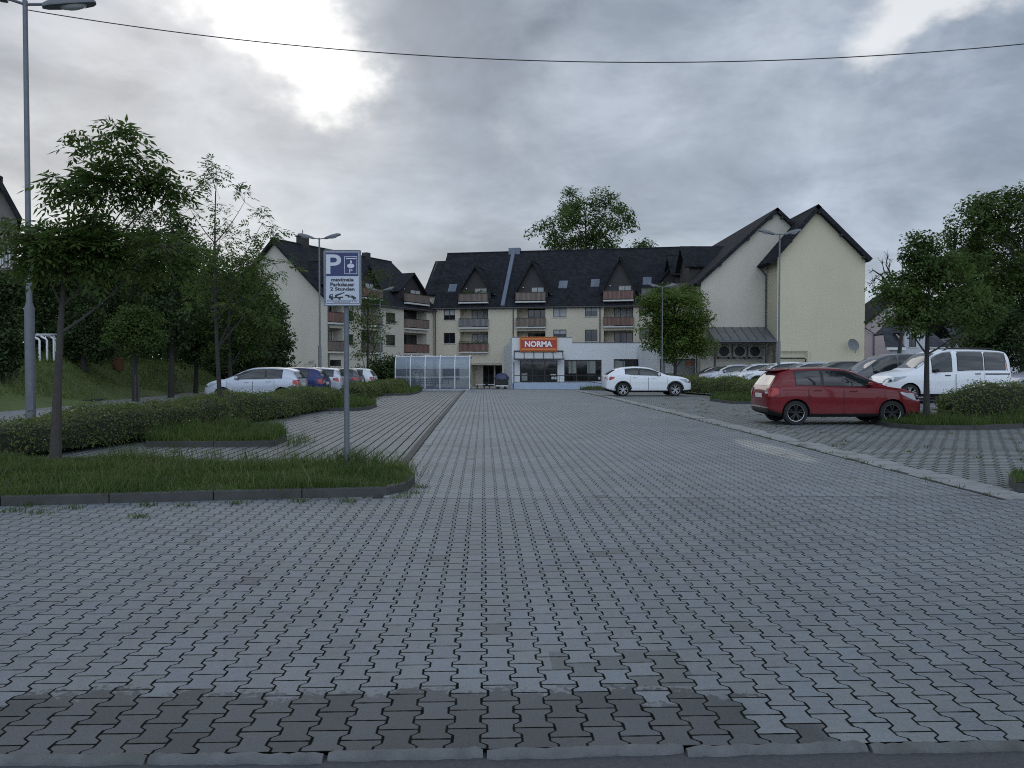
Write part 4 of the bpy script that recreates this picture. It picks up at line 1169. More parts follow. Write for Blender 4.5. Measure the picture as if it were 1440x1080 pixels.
# ---- the supermarket
s0 = -1.1
SF = Fr(0, 88, s0, 0)
ST_ = thing('supermarket', (0, 88, s0), 0, 'low white supermarket with stepped parapet below the apartment block', 'shop')
pz1 = SF.uz(760, 474.6)[1]; pz2 = SF.uz(850, 482.3)[1]; us_ = SF.uz(804.5, 480)[0]; UE = 17.05
fz = SF.uz(760, 538)[1]
opd = SF.rect(731, 784, 507, 537.5); opa = SF.rect(793.5, 846, 506, 537.5); opb = SF.rect(863, 917, 505, 531)
opd = (opd[0], opd[1], fz + .02, opd[3]); opa = (opa[0], opa[1], fz + .1, opa[3])
mb = MB(); wall_open(mb, 0, us_, fz, pz1, [opd + (.25,), (opa[0], us_, opa[2], opa[3], .25)] if opa[0] < us_ else [opd], m=0)
wall_open(mb, us_, UE, fz, pz2, [(us_, opa[1], opa[2], opa[3], .25), opb + (.25,)])
mb.poly([(0, 0, 0), (0, 0, pz1), (-.25, 1.6, pz1), (-.25, 1.6, 0)]); mb.poly([(-.25, 1.6, 0), (-.25, 1.6, pz1 - .55), (-.9, 5.6, pz1 - .9), (-.9, 5.6, 0)])
mb.poly([(0, 0, pz1), (us_, 0, pz1), (us_, .3, pz1), (0, .3, pz1)]); mb.poly([(us_, 0, pz2), (us_, 0, pz1), (us_, .3, pz1), (us_, .3, pz2)])
mb.poly([(0, .3, pz1), (us_, .3, pz1), (us_, .3, pz2 - .3), (0, .3, pz2 - .3)])
mb.poly([(us_, 0, pz2), (UE, 0, pz2), (UE, .3, pz2), (us_, .3, pz2)])
mb.build('wall', M['white_wall'], ST_, fixn=False)
mb = MB(); mb.poly([(0, .3, pz2 - .3), (UE, .3, pz2 - .3), (UE, 6, pz2 - .3), (-.9, 6, pz2 - .3)]); mb.build('roof', M['roof_grey'], ST_)
mb = MB(); mb.box(-.03, us_ + .03, -.04, .34, pz1 + .003, pz1 + .06); mb.box(us_ + .035, UE, -.04, .34, pz2 + .003, pz2 + .06); mb.build('coping', M['galv'], ST_)
mb = MB(); mb.box(0.01, UE, .001, .3, 0, fz - .002); mb.build('plinth', M['ramp'], ST_)
def shopwin(op, name, nb, cr=None, posters=()):
    o = window(ST_, op[0], op[1], op[2], op[3], 0, bars=nb, sill=False, name=name, cross=cr or 0, fw=.09, deep=.2, pane_m='glass')
    for a, b, c, d, m_ in posters:
        mb = MB(); w_ = op[1] - op[0]; h_ = op[3] - op[2]
        mb.box(op[0] + a * w_, op[0] + b * w_, .163, .175, op[2] + c * h_, op[2] + d * h_); mb.build('poster', M[m_], o)
M['poster_g'] = mat('grey green poster', (.20, .22, .20), .7, .6, 5)
M['poster_p'] = mat('pale poster', (.5, .5, .5), .7, .5, 9)
M['poster_r'] = mat('reddish poster', (.30, .12, .09), .7, .7, 4)
shopwin(opd, 'entrance_door', 2, .62, [(.05, .2, .08, .42, 'poster_g'), (.82, .96, .3, .38, 'poster_p'), (.84, .90, .14, .26, 'poster_p'), (.92, .98, .14, .26, 'poster_p')])
shopwin(opa, 'display_window', 2, .3, [(.12, .34, .38, .95, 'poster_g'), (.62, .84, .38, .95, 'poster_g'), (.92, .97, .1, .2, 'poster_p')])
shopwin(opb, 'display_window', 3, 0, [(.02, .3, .3, .9, 'poster_g')])
# sign
sg = SF.rect(732, 782.5, 474.6, 493.2)
M['sign_red'] = mat('sign red', (.36, .035, .022), .35, .06, 4); M['sign_orange'] = mat('sign orange', (.62, .20, .035), .35, .06, 4); M['sign_white'] = mat('sign white', (.82, .84, .86), .35, .03, 4)
mb = MB(); mb.box(sg[0], sg[1], -.26, -.003, sg[2], sg[3]); so_ = mb.build('shop_sign', M['sign_red'], ST_, bevel=.02)
mb = MB(); h_ = sg[3] - sg[2]
for a, b in ((.05, .17), (.83, .95)): mb.box(sg[0] + .08, sg[1] - .08, -.275, -.262, sg[2] + a * h_, sg[2] + b * h_)
mb.box(sg[0] - .05, sg[1] + .05, -.29, -.0, sg[3] + .004, sg[3] + .07); mb.box(sg[0] - .05, sg[1] + .05, -.29, -.0, sg[2] - .07, sg[2] - .004); mb.box(sg[0] - .07, sg[0] - .004, -.28, -.0, sg[2], sg[3]); mb.box(sg[1] + .004, sg[1] + .07, -.28, -.0, sg[2], sg[3])
mb.build('sign_border', M['sign_orange'], so_)
me = text_mesh('NORMA', 1.0, .035, extrude=.02)
xs_ = [v.co.x for v in me.vertices]; zs_ = [v.co.z for v in me.vertices]
wd = (sg[1] - sg[0]) * .76; ht = h_ * .44
for v in me.vertices:
    v.co.x = (v.co.x - (min(xs_) + max(xs_)) / 2) * wd / (max(xs_) - min(xs_)); v.co.z = (v.co.z - (min(zs_) + max(zs_)) / 2) * ht / (max(zs_) - min(zs_))
me.materials.append(M['sign_white'])
lo = bpy.data.objects.new('lettering', me); C.objects.link(lo); lo.parent = so_; lo.location = ((sg[0] + sg[1]) / 2, -.285, (sg[2] + sg[3]) / 2)
# glazed awning over the door
aw = SF.rect(723.5, 791, 495, 505)
mb = MB(); slab_quad(mb, [(aw[0], -1.1, aw[2]), (aw[1], -1.1, aw[2]), (aw[1], -.02, aw[3]), (aw[0], -.02, aw[3])], .03)
M['awn'] = mat('frosted awning glass', (.42, .44, .45), .3, .1, 3)
ao = mb.build('awning', M['awn'], ST_)
mb = MB()
for i in range(6): u_ = aw[0] + (aw[1] - aw[0]) * i / 5; mb.beam((u_, -1.12, aw[2] + .03), (u_, -.03, aw[3] + .03), .06, .06)
mb.box(aw[0] - .1, aw[1] + .15, -1.2, -1.13, aw[2] - .06, aw[2] + .06); mb.box(aw[0] - .05, aw[1] + .1, -.1, -.005, aw[3] + .04, aw[3] + .16)
mb.build('awning_frame', M['fascia'], ao)
# ramp with railing before the door
mb = MB(); re_ = SF.uz(862, 540)[0]
mb.poly([(.2, -1.8, 0), (re_, -1.8, 0), (re_, -1.8, fz * .55), (us_ + 1.5, -1.8, fz - .02), (.2, -1.8, fz - .02)])
mb.poly([(.2, -1.8, fz - .02), (us_ + 1.5, -1.8, fz - .02), (us_ + 1.5, 0, fz - .02), (.2, 0, fz - .02)]); mb.poly([(us_ + 1.5, -1.8, fz - .02), (re_, -1.8, fz * .55), (re_, 0, fz * .55), (us_ + 1.5, 0, fz - .02)])
mb.poly([(.2, -1.8, 0), (.2, 0, 0), (.2, 0, fz - .02), (.2, -1.8, fz - .02)])
mb.build('ramp', M['ramp'], ST_)
# annex with poster window right of the street tree
ax0 = (924 - 720) / F * 76.5 ; ax1 = 17.0
AF = Fr(0, 76.5, s0, 0)
azt = AF.uz(960, 484)[1]; aop = AF.rect(928, 981, 504.5, 529)
aop = (aop[0], min(aop[1], ax1 - .1), aop[2], aop[3])
AX = thing('shop_annex', (0, 76.5, s0), 0, 'white shop annex with poster window behind the round street tree', 'shop')
mb = MB(); wall_open(mb, ax0, ax1, 0, azt, [aop + (.2,)]); mb.poly([(ax0, 0, 0), (ax0, 0, azt), (ax0, 11.4, azt), (ax0, 11.4, 0)]); mb.poly([(ax0, 0, azt), (ax1, 0, azt), (ax1, 11.4, azt), (ax0, 11.4, azt)])
mb.build('wall', M['white_wall'], AX, fixn=False)
o = window(AX, *aop, 0, bars=0, sill=False, name='display_window', deep=.18, fw=.08, pane_m='poster_g')
mb = MB(); mb.box(aop[0] + 2.35, aop[0] + 3.3, .135, .155, aop[2] + .95, aop[3] - .2); mb.build('poster', M['poster_r'], o)
mb = MB(); mb.box(aop[0] + .5, aop[0] + 1.3, .135, .155, aop[2] + .3, aop[3] - .2); mb.build('poster', M['poster_p'], o)
# railing on the ramp: a thing of its own
t = thing('ramp_railing', (.2, 86.3, s0), 0, 'dark steel railing along the supermarket ramp', 'railing')
rz0, rz1 = SF.uz(760, 537.3, -1.75)[1], SF.uz(760, 528, -1.75)[1]
RL = SF.uz(851, 530, -1.7)[0] - .2
mb = MB(); mb.tube([(0, 0, 0), (0, 0, 2.9)], .05, 8)
for h in (rz0, rz1): mb.tube([(0, 0, h), (RL * .85, 0, h), (RL, 0, h - .2)], .035, 8)
mb.build('handrail', M['fascia'], t, smooth=True)
mb = MB()
for i in range(1, 7): u_ = RL * i / 6.05; mb.tube([(u_, 0, fz - .4), (u_, 0, rz1 - (.15 if i == 6 else 0))], .03, 6)
mb.build('posts', M['fascia'], t)

# ---- houses at the picture edges
h0 = gz(32, 92)
HX = (1216 - 720) / F * 92
t = thing('gabled_house', (HX, 92, h0), 0, 'pink rendered house with dark roof beyond the yellow gable', 'house', 'houses beyond the car park')
HF = Fr(HX, 92, h0, 0)
wq = HF.rect(1243, 1254, 432.5, 449.5); zpk = HF.uz(1278, 403)[1]; zev = HF.uz(1217, 455)[1]; upk = HF.uz(1282, 400)[0]
mb = MB(); wall_open(mb, 0, 2 * upk, 0, zev, []); 
mb.poly([(0, 0, zev), (wq[0], 0, zev), (wq[0], 0, zev + (zpk - zev) * wq[0] / upk)]); mb.poly([(wq[0], 0, wq[3]), (wq[1], 0, wq[3]), (wq[1], 0, zev + (zpk - zev) * wq[1] / upk), (wq[0], 0, zev + (zpk - zev) * wq[0] / upk)])
mb.poly([(wq[0], 0, zev), (wq[1], 0, zev), (wq[1], 0, wq[2]), (wq[0], 0, wq[2])]) if wq[2] > zev else None
mb.poly([(wq[1], 0, zev), (2 * upk, 0, zev), (upk, 0, zpk), (wq[1], 0, zev + (zpk - zev) * wq[1] / upk)])
mb.poly([(0, 0, 0), (0, 9, 0), (0, 9, zev), (0, 0, zev)])
mb.build('wall', M['pinkish'], t, fixn=False)
window(t, *wq, 0, fm='frame_white', bars=0, fw=.12, curtain=.8)
mb = MB(); sl = (zpk - zev) / upk
slab_quad(mb, [(-.9, -.4, zev - sl * .9 + .25), (upk, -.4, zpk + .25), (upk + .8, 9, zpk + .25), (-.9, 9, zev - sl * .9 + .25)], .25)
slab_quad(mb, [(2 * upk + .6, -.4, zev - sl * .6 + .25), (upk, -.4, zpk + .25), (upk + .8, 9, zpk + .25), (2 * upk + .6, 9, zev - sl * .6 + .25)], .25)
mb.build('roof', M['roof'], t)
mb = MB(); mb.box(1.2, 1.5, 5, 5.3, zpk - 1.2, zpk + .9); mb.build('chimney', M['fascia'], t)
mb = MB(); mb.tube([(-.2, -.45, zev - .5), (.9, -.2, zev - 1.1), (.95, -.15, 0)], .06, 8); mb.build('downpipe', M['downpipe'], t, smooth=True)
# bluish house with little dormer gable
HX2 = (1292 - 720) / F * 78; h2 = gz(HX2, 78)
t = thing('gabled_house', (HX2, 78, h2), 0, 'small pale bluish house front with narrow gable behind the white van', 'house', 'houses beyond the car park')
HB = Fr(HX2, 78, h2, 0)
wq = HB.rect(1278, 1288.5, 469.5, 488); ga = HB.uz(1272, 466); gb = HB.uz(1303, 466); gp = HB.uz(1285, 452)
lo_ = HB.uz(1248, 489); hi_ = HB.uz(1335, 489)
mb = MB(); wall_open(mb, ga[0], gb[0], 0, ga[1], [wq]); mb.poly([(ga[0], 0, ga[1]), (gb[0], 0, ga[1]), ((ga[0] + gb[0]) / 2, 0, gp[1])])
mb.poly([(lo_[0] + .2, .02, 0), (ga[0], .02, 0), (ga[0], .02, lo_[1]), (lo_[0] + .2, .02, lo_[1])]); mb.poly([(gb[0], .02, 0), (hi_[0], .02, 0), (hi_[0], .02, lo_[1]), (gb[0], .02, lo_[1])])
mb.build('wall', M['bluish'], t, fixn=False)
window(t, *wq, 0, bars=1)
uc = (ga[0] + gb[0]) / 2; hw_ = gb[0] - uc
mb = MB(); sl = (gp[1] - ga[1]) / hw_
for s_ in (-1, 1): slab_quad(mb, [(uc + s_ * (hw_ + .3), -.35, ga[1] - sl * .3 + .15), (uc, -.35, gp[1] + .15), (uc, 6, gp[1] + .15), (uc + s_ * (hw_ + .3), 6, ga[1] - sl * .3 + .15)], .14)
ro = mb.build('roof', M['roof_grey'], t)
mb = MB(); slab_quad(mb, [(lo_[0] - .3, -.4, lo_[1]), (ga[0] - .06, -.4, lo_[1]), (ga[0] - .06, 3.2, lo_[1] + 2.3), (lo_[0] + .9, 3.2, lo_[1] + 2.3)], .14); mb.build('lower_roof', M['roof_grey'], t); mb = MB(); slab_quad(mb, [(gb[0] + .06, -.4, lo_[1]), (hi_[0], -.4, lo_[1]), (hi_[0] - 1, 3.2, lo_[1] + 2.3), (gb[0] + .06, 3.2, lo_[1] + 2.3)], .14); mb.build('lower_roof', M['roof_grey'], t)
mb = MB(); mb.box(lo_[0] - .3, ga[0] - .1, -.5, -.42, lo_[1] - .2, lo_[1] + .02); mb.box(gb[0] + .1, hi_[0], -.5, -.42, lo_[1] - .2, lo_[1] + .02); mb.build('gutter', M['frame_white'], t)
# pale building far behind the right trees
HX3 = (1385 - 720) / F * 84; h3 = gz(HX3, 84)
t = thing('plain_house', (HX3, 84, h3), 0, 'white walled house glimpsed through the right hand trees', 'house', 'houses beyond the car park')
mb = MB(); wall_open(mb, -3, 8, 0, 5.2, [(-1.6, -.7, 3, 4.3), (.6, 1.5, 3, 4.3), (3, 4, 3, 4.3)]); mb.poly([(-3, 0, 0), (-3, 8, 0), (-3, 8, 5.2), (-3, 0, 5.2)]); mb.build('wall', M['bluish'], t, fixn=False)
for a in (-1.6, .6, 3.05): window(t, a, a + .9, 3, 4.3, 0)
gable_roof(t, -3, 8, 0, 8, 5.2, 8.6, m='roof_grey')
# brown house cut by the left edge
HX4 = (27 - 720) / F * 48; h4 = gbank(HX4, 48)
LF = Fr(HX4, 48, h4, R(32))
t = thing('old_house', (HX4, 48, h4), R(32), 'dark grey brown gabled house cut off by the left picture edge', 'house')
wa = LF.rect(1.5, 12.5, 306, 325); wb = LF.rect(-.5, 4.5, 351, 375); wc = LF.rect(7.5, 14.5, 352, 376); wd_ = LF.rect(-15, -4, 306, 325)
ze = LF.uz(27, 300)[1]; zp = LF.uz(-5, 252)[1]; up_ = LF.uz(-2, 262)[0]
mb = MB(); wall_open(mb, 2 * up_, 0, 0, ze, [wa, wb, wc, wd_]); mb.poly([(2 * up_, 0, ze), (0, 0, ze), (up_, 0, zp)]); mb.poly([(0, 0, 0), (0, 10, 0), (0, 10, ze), (0, 0, ze)])
mb.build('wall', M['greybrown'], t, fixn=False)
window(t, *wa, 0, sill=False); window(t, *wd_, 0, sill=False); window(t, *wb, 0, fm='frame_white', bars=0); window(t, *wc, 0, fm='frame_white', bars=0)
zc = LF.uz(10, 341)[1]
mb = MB(); mb.box(2 * up_, .05, -.12, -.003, zc - .1, zc + .1); z5 = LF.uz(10, 377)[1]; mb.box(2 * up_, .05, -.1, -.003, z5 - .12, z5 - .064); mb.poly([(-.25, -.1, zc + .1), (-1.7, -.1, zc + .1), (-1.1, -.1, zc + .75)]); mb.build('cornice', M['greybrown'], t)
mb = MB(); sl = (zp - ze) / -up_
slab_quad(mb, [(.25, -.4, ze - sl * .25 + .2), (up_, -.4, zp + .2), (up_, 10, zp + .2), (.25, 10, ze - sl * .25 + .2)], .25); slab_quad(mb, [(2 * up_ - .25, -.4, ze - sl * .25 + .2), (up_, -.4, zp + .2), (up_, 10, zp + .2), (2 * up_ - .25, 10, ze - sl * .25 + .2)], .25); mb.build('roof', M['roof'], t)
# ------------------------------------------------------------------ cars
M['tyre'] = mat('tyre rubber', (.014, .014, .015), .85, .25, 12)
M['well'] = mat('wheel well', (.008, .008, .008), .95, .2, 8)
M['alloy'] = mat('silver alloy', (.42, .43, .45), .35, .1, 10, metal=.7)
M['alloy_dark'] = mat('black alloy', (.02, .02, .022), .3, .1, 10, metal=.3)
M['carglass'] = glass_mat('car glass', (.016, .02, .022), .03)
M['screen'] = glass_mat('windscreen glass', (.055, .065, .075), .03)
M['lamp_clear'] = glass_mat('clear lamp', (.30, .32, .35), .08)
M['lamp_red'] = glass_mat('red lamp', (.30, .012, .010), .12)
M['plate'] = mat('number plate', (.62, .62, .60), .5, .1, 20)
M['chrome'] = mat('bright trim', (.55, .56, .58), .25, .05, 10, metal=.8)
PAINT = {'red': paint_mat('red paint', (.14, .004, .008)), 'white': paint_mat('white paint', (.70, .72, .75)), 'silver': paint_mat('silver paint', (.44, .47, .53), .35),
         'blue': paint_mat('dark blue paint', (.018, .026, .11)), 'grey': paint_mat('grey paint', (.085, .09, .10), .3), 'pale': paint_mat('pale silver paint', (.55, .58, .62), .25),
         'black': paint_mat('black paint', (.012, .013, .016)), 'mauve': paint_mat('mauve grey paint', (.36, .36, .44), .3)}
def smooth_interp(keys, xs):
    kx = np.array([k[0] for k in keys]); ky = np.array([k[1] for k in keys])
    d = np.diff(ky) / np.diff(kx); m = np.zeros(len(kx)); m[0] = d[0]; m[-1] = d[-1]
    for i in range(1, len(kx) - 1): m[i] = 0 if d[i - 1] * d[i] <= 0 else 2 * d[i - 1] * d[i] / (d[i - 1] + d[i])
    i = np.clip(np.searchsorted(kx, xs) - 1, 0, len(kx) - 2); h = kx[i + 1] - kx[i]; t = np.clip((xs - kx[i]) / h, 0, 1)
    return (2 * t ** 3 - 3 * t * t + 1) * ky[i] + (t ** 3 - 2 * t * t + t) * h * m[i] + (-2 * t ** 3 + 3 * t * t) * ky[i + 1] + (t ** 3 - t * t) * h * m[i + 1]
KINDS = {
 'hatch': dict(L=3.99, W=1.73, belt=[(0, .86), (.15, .95), (.6, 1.0), (1.5, .985), (2.5, .96), (3.0, .945), (3.45, .90), (3.78, .80), (3.92, .70), (3.99, .60)],
    roof=[(0, .87), (.07, .99), (.16, 1.12), (.34, 1.36), (.65, 1.435), (1.4, 1.467), (1.9, 1.45), (2.25, 1.37), (2.98, 1.03), (3.1, .985), (3.5, .925), (3.80, .815), (3.93, .71), (3.99, .61)],
    ax=(.70, 3.17), r=.312, win=[(.72, 1.35), (1.43, 2.66)], doors=[(1.02, 1.90), (1.93, 2.98)], slope=(.38, .75)),
 'suv': dict(L=4.42, W=1.80, belt=[(0, .90), (.15, 1.04), (.6, 1.13), (1.6, 1.06), (2.7, 1.03), (3.1, 1.02), (3.7, .98), (4.15, .88), (4.34, .76), (4.42, .66)],
    roof=[(0, .91), (.08, 1.05), (.34, 1.24), (.70, 1.41), (1.1, 1.475), (1.6, 1.50), (2.1, 1.47), (2.5, 1.38), (3.15, 1.08), (3.3, 1.05), (3.75, 1.005), (4.18, .895), (4.35, .77), (4.42, .67)],
    ax=(.88, 3.56), r=.345, win=[(1.0, 1.66), (1.74, 2.80)], doors=[(1.24, 2.16), (2.19, 3.14)], slope=(.45, .85)),
 'van': dict(L=4.36, W=1.75, belt=[(0, 1.02), (.1, 1.08), (1.4, 1.08), (2.4, 1.02), (3.1, 1.0), (3.5, 1.0), (4.0, .92), (4.25, .78), (4.36, .6)],
    roof=[(0, 1.03), (.03, 1.2), (.09, 1.55), (.25, 1.74), (.7, 1.79), (1.8, 1.81), (2.3, 1.79), (2.65, 1.68), (3.35, 1.16), (3.5, 1.08), (3.8, 1.02), (4.1, .92), (4.27, .79), (4.36, .61)],
    ax=(.78, 3.59), r=.315, win=[(.28, .98), (1.06, 1.92), (2.14, 2.80)], doors=[(1.03, 1.99), (2.05, 2.98)], slope=(.3, .9)),
 'mpv': dict(L=4.5, W=1.82, belt=[(0, .95), (.1, 1.03), (1.4, 1.05), (2.4, 1.02), (3.2, 1.0), (3.6, .98), (4.1, .88), (4.4, .72), (4.5, .6)],
    roof=[(0, .96), (.04, 1.12), (.16, 1.45), (.4, 1.64), (.9, 1.70), (1.8, 1.73), (2.3, 1.70), (2.7, 1.58), (3.5, 1.08), (3.65, 1.03), (4.12, .92), (4.42, .74), (4.5, .61)],
    ax=(.85, 3.65), r=.33, win=[(.42, 1.10), (1.2, 2.05), (2.15, 3.02)], doors=[(1.14, 2.09), (2.12, 3.15)], slope=(.35, .9)),
 'wagon': dict(L=4.6, W=1.80, belt=[(0, .86), (.12, .97), (.7, 1.0), (1.8, .97), (2.8, .93), (3.3, .90), (3.9, .84), (4.35, .72), (4.6, .56)],
    roof=[(0, .87), (.06, 1.0), (.22, 1.22), (.42, 1.39), (.9, 1.44), (1.6, 1.46), (2.2, 1.44), (2.55, 1.36), (3.35, .98), (3.5, .93), (3.95, .86), (4.38, .74), (4.6, .57)],
    ax=(.95, 3.62), r=.32, win=[(.45, 1.15), (1.22, 1.95), (2.03, 2.95)], doors=[(1.3, 2.2), (2.23, 3.25)], slope=(.4, .8)),
}
def car(kind, paint, loc, head, label, cat='car', rim='alloy', group='cars parked nose to the hedge', name='parked_car', rails=False, trim=None, plate=True, spoiler=False):
    K = KINDS[kind]; Ln, W = K['L'], K['W']; hw = W / 2; pm = PAINT[paint]
    t = thing(name, loc, head, label, cat, group)
    xs_ = np.unique(np.concatenate([np.linspace(0, .25, 9), np.linspace(.25, Ln - .35, 44), np.linspace(Ln - .35, Ln, 12)]))
    zs_ = smooth_interp(K['belt'], xs_); zr_ = np.maximum(smooth_interp(K['roof'], xs_), zs_ + .012)
    mb = MB(); nS = 0
    def section(x, zs, zr):
        g = min(1, max(0, (zr - zs - .02) / .32))
        en = min(1, x / .42); ef = min(1, (Ln - x) / .75)
        ws = hw * (1 - .10 * (1 - math.sin(en * math.pi / 2)) - .16 * (1 - math.sin(ef * math.pi / 2)))
        zb = .20 + .10 * (1 - min(1, x / .35)) + .04 * (1 - min(1, (Ln - x) / .5))
        wr = (ws * .93) * (1 - g) + hw * (.735 if kind not in ('van', 'mpv') else .80) * g
        h = zs - zb
        q = [(0, zb), (ws * .78, zb), (ws * .93, zb + .03), (ws * .985, zb + .10), (ws * .99, zb + .25 * h), (ws * .985, zb + .45 * h), (ws, zb + .62 * h), (ws * .992, zb + .74 * h), (ws * .985, zs - .05), (ws * .965, zs - .012), (ws * .935, zs + .006)]
        top = zr - zs
        q += [(ws * .935 + (wr - ws * .935) * .33 + .012 * g, zs + top * .32), (ws * .935 + (wr - ws * .935) * .66 + .016 * g, zs + top * .62), (wr + .006 * g, zr - .085 * g), (wr * .955, zr - .032 * g), (wr * .85, zr - .008 * g), (wr * .5, zr + .012), (0, zr + .02)]
        for end, rr in ((x, .13), (Ln - x, .22)):
            if end < rr:
                k = 1 - math.sqrt(max(0, 1 - ((rr - end) / rr) ** 2)); zc = zb + .42 * (zr - zb)
                q = [(a * (1 - .13 * k), zc + (b - zc) * (1 - .20 * k)) for a, b in q]
        return q
    rings = []
    for x, zs, zr in zip(xs_, zs_, zr_):
        q = section(x, zs, zr)
        ring = [(x, a, b) for a, b in q] + [(x, -a, b) for a, b in q[-2:0:-1]]
        rings.append(ring); nS = len(ring)
    for r_ in rings: mb.v += r_
    for i in range(len(rings) - 1):
        for k in range(nS):
            k2 = (k + 1) % nS
            low = k in (0, 1, 2) or k >= nS - 3
            mb.f.append([i * nS + k, i * nS + k2, (i + 1) * nS + k2, (i + 1) * nS + k]); mb.m.append(1 if low else 0)
    mb.f.append(list(range(nS))); mb.m.append(0); mb.f.append([(len(rings) - 1) * nS + k for k in range(nS)]); mb.m.append(0)
    body = mb.build('body', [pm, M['well']], t, smooth=False)
    bv = BVHTree.FromPolygons([Vector(v) for v in mb.v], mb.f)
    cut = MB(); rw = K['r'] + .05
    for xa in K['ax']:
        for s_ in (-1, 1):
            cut.lathe([(.001, s_ * (hw - .32)), (rw, s_ * (hw - .32)), (rw, s_ * (hw + .2)), (.001, s_ * (hw + .2))], (xa, 0, K['r']), 'y', 28, m=1)
    cb = cut.build('cutter', [pm, M['well']])
    bo = body.modifiers.new('arches', 'BOOLEAN'); bo.operation = 'DIFFERENCE'; bo.object = cb; bo.solver = 'EXACT'
    cb.parent = t
    bpy.context.view_layer.update()
    me = bpy.data.meshes.new_from_object(body.evaluated_get(bpy.context.evaluated_depsgraph_get()))
    body.modifiers.clear(); body.data = me
    bpy.data.objects.remove(cb)
    me.polygons.foreach_set('use_smooth', [True] * len(me.polygons)); me.set_sharp_from_angle(angle=R(42))
    def cast(p, d):
        d = Vector(d).normalized(); h = bv.ray_cast(Vector(p) - d * 3, d, 9)
        return (h[0], h[1]) if h[0] else (Vector(p), -d)
    def patch(nm, m, top, bot, d, off=.006, nv=6, par=None, thick=.006):
        """top and bot: point lists of equal length, projected onto the body along d"""
        b = MB(); n = len(top); G_ = []
        for j in range(nv + 1):
            row = []
            for i in range(n):
                p = Vector(bot[i]).lerp(Vector(top[i]), j / nv); h, nn = cast(p, d)
                if nn.dot(Vector(d)) > 0: nn = -nn
                row.append((h, nn))
            G_.append(row)
        o_ = [[h + nn * off for h, nn in row] for row in G_]
        b.v = [tuple(p) for row in o_ for p in row]
        b.f = [[j * n + i, j * n + i + 1, (j + 1) * n + i + 1, (j + 1) * n + i] for j in range(nv) for i in range(n - 1)]; b.m = [0] * len(b.f)
        rim_ = [(0, i) for i in range(n)] + [(j, n - 1) for j in range(1, nv + 1)] + [(nv, i) for i in range(n - 2, -1, -1)] + [(j, 0) for j in range(nv - 1, 0, -1)]
        base = len(b.v)
        for j, i in rim_: h, nn = G_[j][i]; b.v.append(tuple(h + nn * (off - thick - .01)))
        for a in range(len(rim_)):
            c = (a + 1) % len(rim_)
            b.f.append([rim_[a][0] * n + rim_[a][1], rim_[c][0] * n + rim_[c][1], base + c, base + a]); b.m.append(0)
        return b.build(nm, m, par if par is not None else t, smooth=True)
    bf = lambda x: float(smooth_interp(K['belt'], np.array([x]))[0]); rfn = lambda x: float(smooth_interp(K['roof'], np.array([x]))[0])
    for s_ in (1, -1):
        d = (0, -s_, 0)
        # doors first (behind each a black patch as the gap's shadow), then the windows
        for xa, xb in K['doors']:
            for nm, m, grow, off in (('door', pm, 0, .006), ('door_gap_shade', M['black_pl'], .011, .0025)):
                n = 9; tp = []; bt = []
                for i in range(n):
                    f = i / (n - 1); x = xa - grow + (xb - xa + 2 * grow) * f
                    zt = bf(x) - .02 + grow; zb_ = .30 - grow
                    for xw in K['ax']:
                        dx = abs(x - xw)
                        if dx < K['r'] + .085: zb_ = max(zb_, K['r'] + math.sqrt((K['r'] + .085) ** 2 - dx * dx) - grow)
                    tp.append((x, s_ * 1.2, zt)); bt.append((x, s_ * 1.2, zb_))
                o = patch(nm, m, tp, bt, d, off, nv=9, par=None)
                if nm == 'door': door = o
                else: o.parent = door
            hx = xa + (.16 if kind != 'van' or xa < 2 else .18); h, nn = cast((hx, s_ * 1.2, bf(hx) - .10), d)
            hb = MB(); hb.box(hx - .02, hx + .17, h.y - .015, h.y + .015, bf(hx) - .115, bf(hx) - .085)
            for k_, v_ in enumerate(hb.v): hb.v[k_] = (v_[0], v_[1] + s_ * .02, v_[2])
            hb.build('handle', pm if not trim else M['black_pl'], door, bevel=.008)
        for xa, xb in K['win']:
            n = 12; tp = []; bt = []
            for i in range(n):
                x = xa + (xb - xa) * i / (n - 1); zb_ = bf(x) + .035; zt = max(rfn(x) - .085, zb_ + .012)
                tp.append((x, s_ * 1.2, zt)); bt.append((x, s_ * 1.2, zb_))
            fo = patch('window', M['carglass'], tp, bt, d, .008)
            n = 12; tp2 = [(p[0] + (-.025 if i == 0 else .025 if i == n - 1 else 0), p[1], p[2] + .022) for i, p in enumerate(tp)]; bt2 = [(p[0] + (-.025 if i == 0 else .025 if i == n - 1 else 0), p[1], p[2] - .022) for i, p in enumerate(bt)]
            patch('window_seal', M['black_pl'], tp2, bt2, d, .004, par=fo)
        if kind in ('hatch', 'suv', 'wagon'):   # black pillar between the side windows
            (a, b_), (c, e_) = K['win'][-2], K['win'][-1]
            xm = (b_ + c) / 2; patch('pillar', M['black_pl'], [(xm - .05, s_ * 1.2, rfn(xm) - .085), (xm + .05, s_ * 1.2, rfn(xm) - .085)], [(xm - .05, s_ * 1.2, bf(xm) + .03), (xm + .05, s_ * 1.2, bf(xm) + .03)], d, .006)
        # mirror
        xm = K['win'][-1][1] - .10; zm = bf(xm) + .07; h, nn = cast((xm, s_ * 1.2, zm - .04), d)
        mm = MB(); mm.ball((xm, h.y + s_ * .13, zm + .015), .065, .105, .065, 0, 12, 8); mm.build('mirror', pm if not trim else M['black_pl'], t, smooth=True)
        ma = MB(); ma.beam((xm, h.y - s_ * .02, zm - .05), (xm, h.y + s_ * .08, zm - .03), .06, .035); ma.build('mirror_arm', M['black_pl'], t)
        # sill and bumper cladding
        n = 16; x0_, x1_ = K['ax'][0] + rw + .02, K['ax'][1] - rw - .02
